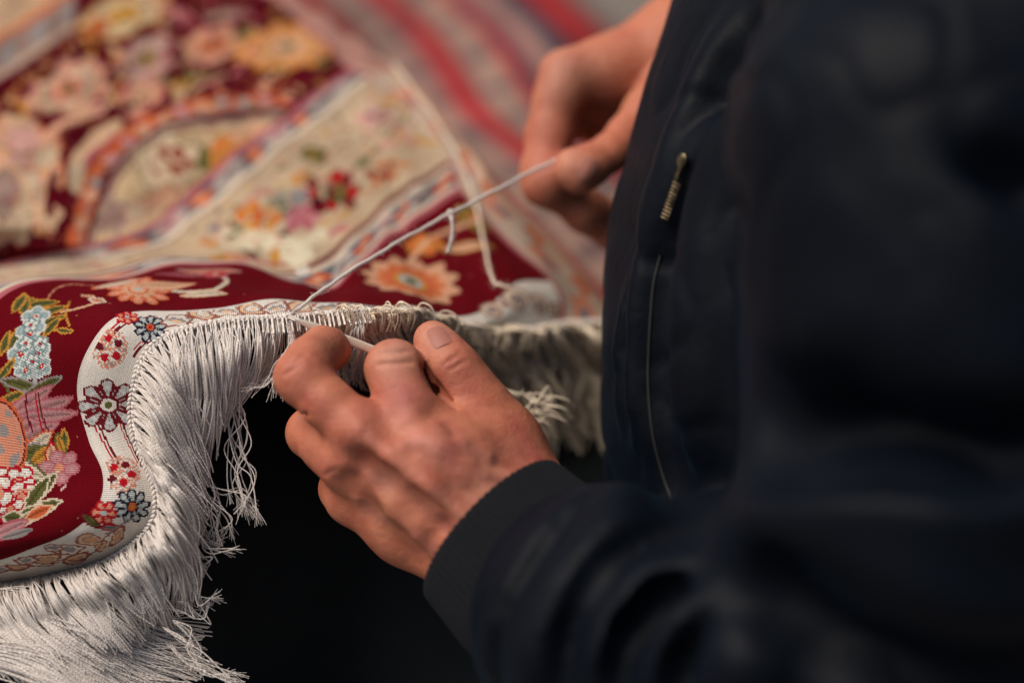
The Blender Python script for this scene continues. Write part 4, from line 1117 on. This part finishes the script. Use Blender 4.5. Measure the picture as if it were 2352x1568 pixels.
LH.chain(ch((905,846,.966,11.0),(893,850,.985,9.4),(884,838,1.000,8.4)), .004)
LH.chain(ch((820,985,.955,11.2),(754,928,.956,10.0),(694,866,.960,10.6)), .0035)         # middle
LH.chain(ch((696,864,.960,10.9),(716,828,.966,9.6),(742,802,.973,8.9)), .004)
LH.chain(ch((742,802,.973,8.9),(754,802,.982,8.5),(760,808,.992,7.6)), .003)
LH.chain(ch((800,1058,.963,11.2),(757,1025,.972,10.2),(716,994,.982,9.8)), .006)        # ring
LH.chain(ch((716,994,.982,9.8),(745,955,1.000,8.8),(775,930,1.012,8)), .004)
LH.chain(ch((812,1140,.977,10.6),(790,1122,.988,9.6)), .006)                            # little
LH.chain(ch((790,1122,.988,9.6),(800,1080,1.006,8.4),(830,1040,1.016,7.6)), .004)
# knuckles, tendons, veins
LH.cone(P(944,930,.9528), P(936,946,.9528), .0048, .0048, .009)
LH.cone(P(822,978,.9480), P(814,988,.9480), .0050, .0050, .009)
LH.cone(P(798,1052,.9562), P(794,1062,.9562), .0048, .0048, .008)
def ride(B, pts, r, sink, k, sub=False):
    """a ridge (or groove) that follows the skin through the given spots"""
    out = []
    for x, y in pts:
        h = B.ray(x, y)
        if h is None: continue
        n = B.nrm(h[None])[0]
        out.append((h - n * (sink if not sub else -sink), r))
    todo.append((out, k, sub))
todo = []
ride(LH, [(945,965),(1000,1015),(1070,1075),(1130,1135)], .0020, .0014, .007)            # tendons
ride(LH, [(830,990),(900,1050),(985,1120),(1070,1190)], .0020, .0013, .007)
ride(LH, [(812,1070),(890,1130),(965,1190),(1040,1250)], .0020, .0013, .007)
ride(LH, [(1000,980),(1035,1040),(1110,1090),(1180,1100)], .0012, .0009, .005)          # veins
ride(LH, [(930,1020),(970,1010),(1010,1030),(1060,1020),(1120,1050)], .0011, .0009, .005)
ride(LH, [(860,1090),(920,1110),(1000,1180),(1050,1215)], .0011, .0008, .005)
ride(LH, [(820,1150),(880,1190),(960,1230),(1010,1290)], .0012, .0009, .005)
ride(LH, [(838,1068),(890,1108),(950,1155),(1013,1210)], .0036, .0029, .008, True)      # hollows between tendons
ride(LH, [(800,1110),(850,1175),(900,1228),(950,1275)], .0038, .0030, .008, True)
for out, k, sub in todo: LH.chain(out, k, sub)
todo = []
# crease between thumb and index
for dz in (0, .006, .012): todo.append(([(P(970,846,.962 + dz), .0020), (P(1003,893,.960 + dz), .0019), (P(1047,935,.957 + dz), .0008)], .0022, True))
for (x0, y0, x1, y1) in ((668,835,700,812),(652,862,690,835),(1055,812,1018,838),(1068,828,1030,850),(868,812,944,806),(866,838,946,832),(676,968,706,950),(742,1092,770,1078)):
    ride(LH, [(x0, y0), (.5*(x0+x1), .5*(y0+y1)), (x1, y1)], .0008, .0003, .0012, True)
for out, k, sub in todo: LH.chain(out, k, sub)

# ---- right hand (farther), pinching the thread; thumb toward the camera
RH = Blob()
RH.chain(ch((1760,60,1.11,26),(1600,90,1.12,24),(1520,132,1.125,20)), .010)
RH.chain(ch((1520,125,1.118,19),(1400,170,1.112,15.5),(1302,178,1.104,12)), .012)       # back of hand and index metacarpal
RH.chain(ch((1530,170,1.120,17),(1420,225,1.128,15),(1340,215,1.128,12)), .012)
RH.chain(ch((1302,178,1.104,12),(1283,230,1.10,10.6),(1262,310,1.096,10.2),(1250,395,1.090,10.2)), .006)
RH.chain(ch((1250,395,1.090,10.2),(1248,425,1.088,9.0),(1262,436,1.086,8.0)), .004)
RH.chain(ch((1258,395,1.090,9.5),(1295,440,1.092,9.2),(1345,485,1.096,9.4),(1415,522,1.105,10.5),(1520,560,1.12,12)), .005)
RH.chain(ch((1262,415,1.085,9.0),(1290,400,1.080,7.8)), .006)
RH.chain(ch((1570,200,1.100,15),(1495,258,1.088,11.6),(1442,312,1.078,9.4)), .006)       # thumb
RH.chain(ch((1442,312,1.078,9.4),(1400,352,1.070,8.4),(1354,380,1.064,9.2),(1330,392,1.061,9.6),(1314,384,1.060,8.2)), .003)
RH.chain(ch((1350,195,1.138,11),(1322,235,1.124,8.6),(1330,285,1.122,8.0)), .003)       # curled fingers in the palm
RH.chain(ch((1400,205,1.14,10),(1372,255,1.134,8.2),(1372,300,1.132,7.6)), .003)
RH.chain(ch((1450,205,1.14,10),(1420,255,1.142,8),(1415,300,1.140,7.4)), .003)

# ---- torso and arms under the clothes, so the figure is one body
BD = Blob()
BD.chain([(P(2480, -140, .92), .060), (P(2330, 700, .89), .050), (P(2060, 1420, .885), .036)], .02)
BD.chain([(P(2060, 1420, .885), .034), (P(1700, 1510, .900), .030), (P(1420, 1500, .925), .0262)], .01)
BD.chain([(P(2600, -420, 1.10), .125), (P(2300, 200, 1.13), .11), (P(2250, 1150, 1.15), .12)], .04)
BD.chain([(P(2480, -140, .92), .060), (P(2600, -420, 1.10), .10), (P(2450, -160, 1.3), .06)], .03)
BD.chain([(P(2450, -160, 1.3), .055), (P(2000, 120, 1.22), .035), (P(1760, 60, 1.11), .026)], .02)

def tone_for(V, spots, base):
    c = np.tile(base, (len(V), 1))
    for x, r, col, w in spots:
        q = np.exp(-((V - x) ** 2).sum(1) / r ** 2)[:, None] * w
        c = c * (1 - q) + col * q
    return c
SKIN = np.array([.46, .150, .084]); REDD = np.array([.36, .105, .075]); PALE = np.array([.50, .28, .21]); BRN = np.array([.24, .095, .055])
spots = []
for x, y, r, col, w in ((905,900,14,REDD,.55),(905,812,9,PALE,.5),(820,975,10,REDD,.5),(680,850,9,REDD,.45),(770,800,7,BRN,.7),(762,815,8,BRN,.6),(1000,765,8,PALE,.5),(1060,850,10,REDD,.5),
                        (940,915,9,np.array([.36,.12,.10]),.5),(800,1060,11,REDD,.4),(1000,1100,20,REDD,.30),(1150,1120,18,PALE,.30),(900,1200,16,BRN,.35),(700,990,8,SKIN*1.15,.6),(1190,1040,10,REDD,.55),
                        (870,1110,9,BRN,.35),(1030,1000,9,np.array([.38,.14,.11]),.3),(980,1260,14,SKIN*1.1,.5)):
    h = LH.ray(x, y)
    if h is not None: spots.append((h, r * mm, col, w))
for path, col, w in (([(1000,980),(1035,1040),(1110,1090),(1180,1100)], np.array([.38,.13,.10]), .35), ([(930,1020),(970,1010),(1010,1030),(1060,1020),(1120,1050)], np.array([.38,.13,.10]), .3),
                     ([(860,1090),(920,1110),(1000,1180),(1050,1215)], np.array([.30,.11,.085]), .5), ([(820,1150),(880,1190),(960,1230),(1010,1290)], np.array([.30,.11,.085]), .5),
                     ([(905,960),(960,1010),(1040,1075)], np.array([.60,.26,.19]), .4), ([(830,1000),(900,1050),(985,1120),(1070,1190)], np.array([.58,.24,.17]), .4),
                     ([(690,900),(730,935),(770,965)], REDD, .35), ([(700,1020),(740,1060),(770,1100)], REDD, .35), ([(1180,960),(1215,1020),(1240,1060)], np.array([.42,.10,.08]), .45)):
    for x, y in cr(np.array(path, float), np.linspace(0, len(path) - 1, len(path) * 4)):
        h = LH.ray(x, y)
        if h is not None: spots.append((h, .0032, col, w * .55))
rsp = []
for x, y, r, col, w in ((1330,240,16,BRN,.8),(1300,160,14,PALE,.3),(1370,240,16,BRN,.8),(1270,440,12,BRN,.45),(1345,490,18,BRN,.6),(1310,375,9,PALE,.3),(1230,400,10,REDD,.4),(1290,330,12,REDD,.45)):  # BRN spots: shade painted into the skin of the curled and lower fingers
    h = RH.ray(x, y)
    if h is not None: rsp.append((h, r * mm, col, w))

Vs, Fs_, Ts = [], [], []
k0 = 0
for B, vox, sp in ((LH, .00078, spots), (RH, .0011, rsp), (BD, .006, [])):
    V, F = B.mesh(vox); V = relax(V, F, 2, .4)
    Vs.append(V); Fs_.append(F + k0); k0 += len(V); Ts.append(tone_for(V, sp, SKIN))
V = np.concatenate(Vs); F = np.concatenate(Fs_)
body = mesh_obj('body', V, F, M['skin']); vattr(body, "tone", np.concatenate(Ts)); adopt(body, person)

# nails
def nail(B, px, py, along, w, l, lift=.0002, nrmv=None):
    h = B.ray(px, py); n = B.nrm(h[None])[0] if nrmv is None else nrmv
    a = along - n * (along @ n); a /= np.linalg.norm(a); s = np.cross(n, a)
    U_, W_ = np.meshgrid(np.linspace(-1, 1, 13), np.linspace(-1, 1, 11), indexing='ij')
    sq = np.sqrt(np.clip(1 - np.abs(U_) ** 5 * .6, 0, 1)); 
    X = h + a * (U_ * l)[..., None] + s * (W_ * w * sq)[..., None]
    X = X.reshape(-1, 3)
    for _ in range(4):                      # settle on the finger
        X = X - n * (B.at(X) - lift)[:, None]
    X = X.reshape(13, 11, 3) + n * (.0004 * (1 - W_ ** 2) * (1 - .5 * U_ ** 2))[..., None]
    Vt = X.reshape(-1, 3); Vb = Vt - n * .0005
    f = grid_faces(13, 11)
    o = mesh_obj('fingernail', np.concatenate([Vt, Vb]), np.concatenate([f, f[:, ::-1] + len(Vt)]), M['nail'])
    return o
bpy.context.view_layer.update()
def nail_adopt(o):
    o.parent = body
nail_adopt(nail(LH, 1007, 770, P(994, 752, .986) - P(1019, 800, .978), .0040, .0058))
nail_adopt(nail(RH, 1354, 392, P(1340, 420, 1.062) - P(1368, 368, 1.064), .0042, .0056))

# ---- ribbed cuff
def tube_along(C, axes, rx, ry, ribs=0, ramp_=0., n=240, wob=0.):
    """C (k,3) centres; axes (k,3) tangents; rx, ry (k,)"""
    th = np.arange(n) / n * 2 * np.pi; rows = []
    for i in range(len(C)):
        t_ = axes[i] / np.linalg.norm(axes[i]); a = np.cross(t_, FWD); a /= np.linalg.norm(a); b = np.cross(a, t_)
        rr = 1 + ramp_ * np.maximum(np.cos(ribs * th), -.4) if ribs else 1
        rows.append(C[i] + a * (rx[i] * rr * np.cos(th))[:, None] + b * (ry[i] * rr * np.sin(th))[:, None])
    return np.array(rows)
def wrap_faces(k, n):
    i = np.arange(k - 1)[:, None]; j = np.arange(n)[None]; j2 = (j + 1) % n
    return np.stack([i * n + j, i * n + j2, (i + 1) * n + j2, (i + 1) * n + j], -1).reshape(-1, 4)
c0 = P(1128, 1216, .960); c1 = P(1262, 1348, .944)
dd = (c1 - c0); Lc = np.linalg.norm(dd)
prof = [(.10, .93), (.02, .95), (-.01, .985), (0, 1.02), (.03, 1.045), (.12, 1.05), (.3, 1.05), (.5, 1.055), (.7, 1.06), (.9, 1.05), (1.1, 1.02)]
Cc = np.array([c0 + dd * a for a, _ in prof]); rx = np.array([.0350 * b * (1 + .08 * a) for a, b in prof]); ry = np.array([.0275 * b * (1 + .10 * a) for a, b in prof])
Vc = tube_along(Cc, np.tile(dd, (len(Cc), 1)), rx, ry, 64, .020, 640)
cuff_c = [Cc, rx, ry]

# ---- jacket
JK = Blob()
tor = [(2462,-220,1.07,150),(2392,-60,1.055,142),(2347,60,1.05,140),(2287,200,1.045,140),(2248,330,1.04,140),(2217,450,1.037,140),(2179,600,1.033,141),(2160,750,1.032,141.5),(2162,900,1.034,141.5),(2172,1040,1.038,141),(2195,1180,1.046,141),(2220,1320,1.06,140)]
JK.chain(ch(*tor), .012)
JK.chain(ch((2520,-260,.90,108),(2440,100,.885,102),(2340,620,.88,92),(2300,980,.88,84),(2190,1300,.880,76)), .03)
JK.chain(ch((2190,1300,.880,74),(2060,1490,.882,67),(1850,1560,.890,58),(1660,1550,.902,50),(1520,1480,.914,49),(1405,1438,.926,50),(1375,1420,.932,46)), .022)
JK.chain(ch((2520,-260,.90,105),(2500,-260,1.1,140),(2450,-260,1.3,95)), .04)
JK.chain(ch((2450,-260,1.3,90),(2120,60,1.22,62),(1890,60,1.17,50),(1790,70,1.13,44)), .02)
todo = []
base_items = len(JK.items)
def fold(pts, r, sink, k, sub=False, n=7, g=1.0):
    q = np.array(pts, float); q = cr(q, np.linspace(0, len(q) - 1, n))
    out = []
    for i, (x, y) in enumerate(q):
        h = JK.ray(x, y, .45)
        if h is None: continue
        nn = JK.nrm(h[None])[0]; f = .35 + .65 * math.sin(math.pi * (i + .5) / len(q)) ** .6
        R_ = r * mm * 1.6                                   # broad, shallow: only a low crest of a wide roll shows
        amp = (.72 if sub else 1.12) * r * mm * f * g
        out.append((h - nn * (R_ - amp) if not sub else h + nn * (R_ - amp), R_))
    if len(out) > 1: todo.append((out, k * 1.1, sub))
# sleeve near the cuff: puffs and gathers
fold([(1345,1140),(1290,1195),(1225,1275),(1170,1390),(1125,1510)], 5, 0, .006)
fold([(1370,1180),(1310,1255),(1250,1345),(1200,1460),(1175,1560)], 3.6, 0, .006, True)
fold([(1430,1160),(1395,1260),(1330,1360),(1275,1470),(1240,1570)], 10, 0, .008)
fold([(1520,1290),(1450,1350),(1390,1440),(1350,1560)], 6, 0, .009, True)
fold([(1640,1335),(1540,1335),(1470,1390),(1420,1480),(1395,1580)], 8, 0, .009)
fold([(1600,1400),(1530,1440),(1480,1520),(1465,1590)], 5, 0, .008, True)
fold([(1700,1410),(1610,1430),(1550,1500),(1530,1590)], 7, 0, .009)
fold([(1720,1470),(1640,1510),(1600,1580)], 5, 0, .008, True)
fold([(1800,1460),(1720,1500),(1680,1580)], 7, 0, .010)
fold([(1420,1240),(1370,1330),(1330,1380)], 3, 0, .006)
fold([(1560,1370),(1500,1410),(1460,1460)], 3, 0, .006, True)
# upper sleeve: folds radiating from the bend of the elbow
fold([(1790,1150),(1900,1090),(2060,1060),(2352,990)], 13, 0, .020, True, g=1.0)
fold([(1800,1180),(1950,1150),(2130,1130),(2352,1090)], 16, 6, .026)
fold([(1800,960),(1950,935),(2150,900),(2352,850)], 11, 4, .02)
fold([(1790,1010),(1950,1000),(2150,980),(2352,960)], 9, -1, .018, True)
fold([(1780,900),(1900,860),(2080,790),(2300,700)], 10, -2, .02, True)
fold([(1850,760),(2000,640),(2180,700),(2352,800)], 12, 5, .024)
fold([(1820,560),(1900,430),(2050,400),(2200,480),(2352,600)], 14, 6, .026)
fold([(1765,520),(1800,430),(1880,320),(2000,268),(2120,265),(2240,320),(2352,420)], 7, 0, .012, True, n=14, g=.8)
fold([(1800,330),(1900,240),(2050,190),(2250,230)], 14, 6, .026)
fold([(1900,1300),(2050,1360),(2200,1430),(2352,1490)], 12, 4, .022)
fold([(1850,1370),(2000,1430),(2150,1500),(2352,1560)], 9, -2, .018, True)
fold([(2000,1230),(2120,1260),(2260,1340)], 10, 4, .02)
# front of the jacket: long folds beside the placket
fold([(1690,60),(1615,220),(1545,400),(1495,600),(1475,800),(1478,1000)], 5, 0, .012, n=14, g=.7)
fold([(1740,100),(1680,250),(1612,400),(1565,560),(1535,760),(1540,960),(1560,1150)], 5, 0, .012, True, n=14, g=.6)
fold([(1820,60),(1740,240),(1685,400),(1640,560),(1615,800),(1620,1000)], 7, 0, .014, n=12)
fold([(1640,300),(1560,420),(1520,520)], 3.5, 0, .006)
fold([(1440,660),(1425,820),(1432,980)], 2.5, 0, .005)
fold([(1460,640),(1448,800),(1455,960)], 2.0, 0, .004, True)
for out, k, sub in todo: JK.chain(out, k, sub)
Vj, Fj = JK.mesh(.0030)
Vj = relax(Vj, Fj, 3, .5)
# fine, irregular quilting ripples in the padded cloth
Nj = vnormals(Vj, Fj)
def vnoise(X, sc, seed):
    r = np.random.default_rng(seed); o = 0
    for _ in range(7):
        k = r.normal(0, 1, 3); k *= sc / np.linalg.norm(k) * r.uniform(.6, 1.4); o = o + np.sin(X @ k + r.uniform(0, 6.28))
    return o / 7
rid = lambda X, sc, sd: 1 - np.abs(vnoise(X, sc, sd)) * 3.2
cre = np.clip(rid(Vj, 110, 11), 0, 1) ** 2 * np.clip(.5 + vnoise(Vj, 30, 12) * 2, 0, 1)
Vj = Vj - Nj * (.0016 * cre)[:, None]
Vj = Vj + Nj * (.0022 * vnoise(Vj, 70, 1) + .0008 * vnoise(Vj, 190, 2))[:, None]
# open the sleeve where the cuff enters is hidden inside the gathers
jacket = mesh_obj('jacket', Vj, Fj, M['jacket']); adopt(jacket, person)
def under(o, par):
    o.parent = par
cuff = mesh_obj('cuff', Vc.reshape(-1, 3), wrap_faces(len(Vc), 640), M['knit']); under(cuff, jacket)

from mathutils.bvhtree import BVHTree
bvh = BVHTree.FromPolygons([tuple(v) for v in Vj], [tuple(int(i) for i in f) for f in Fj])
def on_jacket(x, y, lift):
    v = FWD + RT * (x - 1176) / FPX + UP * (784 - y) / FPX
    h, n, _, _ = bvh.ray_cast(Vector(CAM), Vector(v).normalized()); h = np.array(h); n = np.array(n)
    if n @ v > 0: n = -n
    return h + n * lift, n
# placket seam and zip tape
def seam(name, pts, r, mat, lift=.0004, n=40):
    q = cr(np.array(pts, float), np.linspace(0, len(pts) - 1, n))
    Pp = np.array([on_jacket(x, y, lift)[0] for x, y in q])
    V, F = tubes(Pp[None], r, 8); o = mesh_obj(name, V, F, mat); under(o, jacket); return o
mz, nt, b = new_mat('dark satin zip tape'); b.inputs["Base Color"].default_value = (.004, .004, .004, 1); b.inputs["Roughness"].default_value = .8
n_ = noise(nt, 900, 2); bump(nt, b, n_.outputs[0], .3, .0004)
seam('zip_tape', [(1518,585),(1502,650),(1494,740),(1489,850),(1492,930),(1502,1010),(1525,1100),(1545,1150)], .0008, mz, -.0002)
mg, nt, b = new_mat('tarnished brass'); b.inputs["Metallic"].default_value = 1; b.inputs["Roughness"].default_value = .42
n_ = noise(nt, 300, 4); rr_ = ramp(nt, n_.outputs[0], [(.35, (.05, .035, .02)), (.65, (.26, .20, .12))]); nt.links.new(rr_.outputs[0], b.inputs["Base Color"])
# zip pull: ring, shank and slider body
def zip_pull():
    a, n = on_jacket(1580, 362, .0030); c, _ = on_jacket(1562, 415, .0030); e, _ = on_jacket(1530, 492, .0024)
    ax = e - a; ax /= np.linalg.norm(ax); sd = np.cross(n, ax)
    th = np.linspace(0, 2 * np.pi, 21); ring = a + ax * .002 + sd * (.0016 * np.cos(th))[:, None] + ax * (.0024 * np.sin(th))[:, None]
    V1, F1 = tubes(ring[None], .00085, 8)
    sh = np.linspace(0, 1, 8)[:, None] * (c - a)[None] + a
    V2, F2 = tubes(sh[None], np.array([.0012, .0013, .0012, .0011, .0011, .0012, .0014, .0012])[None].repeat(1, 0), 8)
    o = mesh_obj('zip_pull', np.concatenate([V1, V2]), np.concatenate([F1, F2 + len(V1)]), mg); under(o, jacket)
    Vt, Ft_ = [], []; k = 0
    for i in range(11):
        w = i / 10; p0 = c * (1 - w) + e * w + ax * .001
        for sgn in (-1, 1):
            q0 = p0 + sd * sgn * .0001 - n * .0008; q1 = p0 + sd * sgn * .0019 - n * .0006
            v, f = tubes(np.linspace(q0, q1, 3)[None], .00042, 6); Vt.append(v); Ft_.append(f + k); k += len(v)
    o = mesh_obj('zip_teeth', np.concatenate(Vt), np.concatenate(Ft_), mg); under(o, jacket); setp(o, kind='stuff')
zip_pull()

# ---- trousers
TR = Blob()
TR.chain(ch((2150,1330,1.17,110),(1700,1340,1.18,86),(1100,1290,1.17,76),(560,1140,1.13,72),(330,1070,1.11,66)), .03)
TR.chain(ch((330,1060,1.10,62),(240,1500,1.14,55),(700,1700,1.16,52)), .03)
TR.chain(ch((2200,1220,1.27,110),(1650,1080,1.24,80),(1250,1050,1.22,70),(900,960,1.23,62)), .03)
TR.chain(ch((2150,1330,1.17,110),(2200,1220,1.27,110)), .03)
TR.chain(ch((1100,1290,1.16,76),(1250,1600,1.14,80),(1700,1700,1.12,90)), .03)
Vt, Ft2 = TR.mesh(.004); Vt = relax(Vt, Ft2, 3, .5); Nt = vnormals(Vt, Ft2)
Vt = Vt + Nt * (.0022 * vnoise(Vt, 60, 5) + .0010 * vnoise(Vt, 160, 6))[:, None]
Vt[:, 2] = np.maximum(Vt[:, 2], .006)
adopt(mesh_obj('trousers', Vt, Ft2, M['trousers']), person)

# ================================================================== THREAD AND NEEDLE
def thread(name, pts, r, label, n=160, wob=.0003, mat=None):
    q = cr(np.array([P(*p) for p in pts]), np.linspace(0, len(pts) - 1, n))
    w = np.sin(np.linspace(0, 50, n)) * wob + np.sin(np.linspace(0, 131, n) + 1) * wob * .5
    q = q + w[:, None] * UP
    V, F = tubes(q[None], r, 8); o = mesh_obj(name, V, F, mat or M['yarn'])
    strand_attr(o, 1, n, 8, [np.linalg.norm(np.diff(q, axis=0), axis=1).sum()], np.array([.6]))
    m_ = int(n * 1.6); ii = rng.integers(2, n - 2, m_); d0 = rng.normal(0, 1, (m_, 3)); d0 /= np.linalg.norm(d0, axis=1, keepdims=True)
    a_ = q[ii]; fz = np.stack([a_, a_ + d0 * .0009, a_ + d0 * .0016 + rng.normal(0, .0005, (m_, 3)), a_ + d0 * .0019 + rng.normal(0, .0010, (m_, 3))], 1)
    f_ = strands('fuzz', fz, .00005, mat or M['yarn'], None, 3); f_.parent = o; setp(f_, kind='stuff')
    return o
o = thread('thread', [(663,727,.990),(700,697,.995),(760,652,1.003),(860,588,1.016),(950,536,1.028),(1035,490,1.038),(1120,447,1.047),(1200,405,1.055),(1290,362,1.064),(1310,372,1.068)], .00078, '', wob=.00022)
setp(o, 'taut off-white thread pulled from the rug edge up to the farther hand', 'thread')
kn_ = thread('tail', [(1034,491,1.0375),(1038,505,1.036),(1040,530,1.036),(1036,556,1.036),(1028,580,1.036)], .0008, '', 60, .0001); kn_.parent = o
kt = np.linspace(0, 4 * np.pi, 60); kc = P(1034, 491, 1.0372)
kq = kc + RT * (.0013 * np.cos(kt))[:, None] * .7 + UP * (.0013 * np.sin(kt))[:, None] + FWD * (np.linspace(-.0010, .0010, 60))[:, None]
V_, F_ = tubes(kq[None], .0007, 8); k_ = mesh_obj('knot', V_, F_, M['yarn']); strand_attr(k_, 1, 60, 8, [.03]); k_.parent = o
o = thread('thread', [(x_, y_, float(proj(H(x_, y_, .004))[2])) for x_, y_ in ((905,150),(960,220),(1010,290),(1045,350),(1072,410),(1092,470),(1108,540),(1120,600),(1130,638),(1146,655),(1172,656))], .0006, '', wob=.0005, mat=M['silk_cream'])
setp(o, 'slack cream cord lying along the side of the rug and down to its corner', 'cord')
# needle
def needle():
    a, b_ = P(678, 735, .970), P(888, 815, .990)
    ax = (b_ - a) / np.linalg.norm(b_ - a); sd = np.cross(ax, FWD); sd /= np.linalg.norm(sd); up = np.cross(sd, ax)
    L = np.linalg.norm(b_ - a); ws = np.linspace(0, 1, 26); th = np.arange(14) / 14 * 2 * np.pi
    rows = []
    for w in ws:
        r1 = .0018 * (.25 + .75 * min(1, w * 5)) ; r2 = .0010 * (.35 + .65 * min(1, w * 5))
        cen = a + ax * L * w + up * .0004 * math.sin(w * 5)
        rr = 1 + .10 * np.cos(3 * th + w * 2)
        rows.append(cen + sd * (r1 * rr * np.cos(th))[:, None] + up * (r2 * rr * np.sin(th))[:, None])
    V = np.array(rows).reshape(-1, 3)
    m, nt, b = new_mat('pale polished bone'); b.inputs["Base Color"].default_value = (.80, .72, .58, 1); b.inputs["Roughness"].default_value = .28
    n2 = noise(nt, 400, 3); bump(nt, b, n2.outputs[0], .25, .0006)
    F = wrap_faces(26, 14)
    o = mesh_obj('needle', V, F, m); setp(o, 'slim cream needle held between the fingers at the rug edge', 'needle')
    q = cr(np.array([P(663,728,.988), P(670,732,.982), P(682,737,.9755), P(698,742,.9755), P(712,748,.976)]), np.linspace(0, 4, 40))
    V, F = tubes(np.stack([q, q + UP * .0008 + RT * .0004]), .0005, 6); e = mesh_obj('eye_loop', V, F, M['yarn']); strand_attr(e, 2, 40, 6, [.01, .01]); e.parent = o
needle()
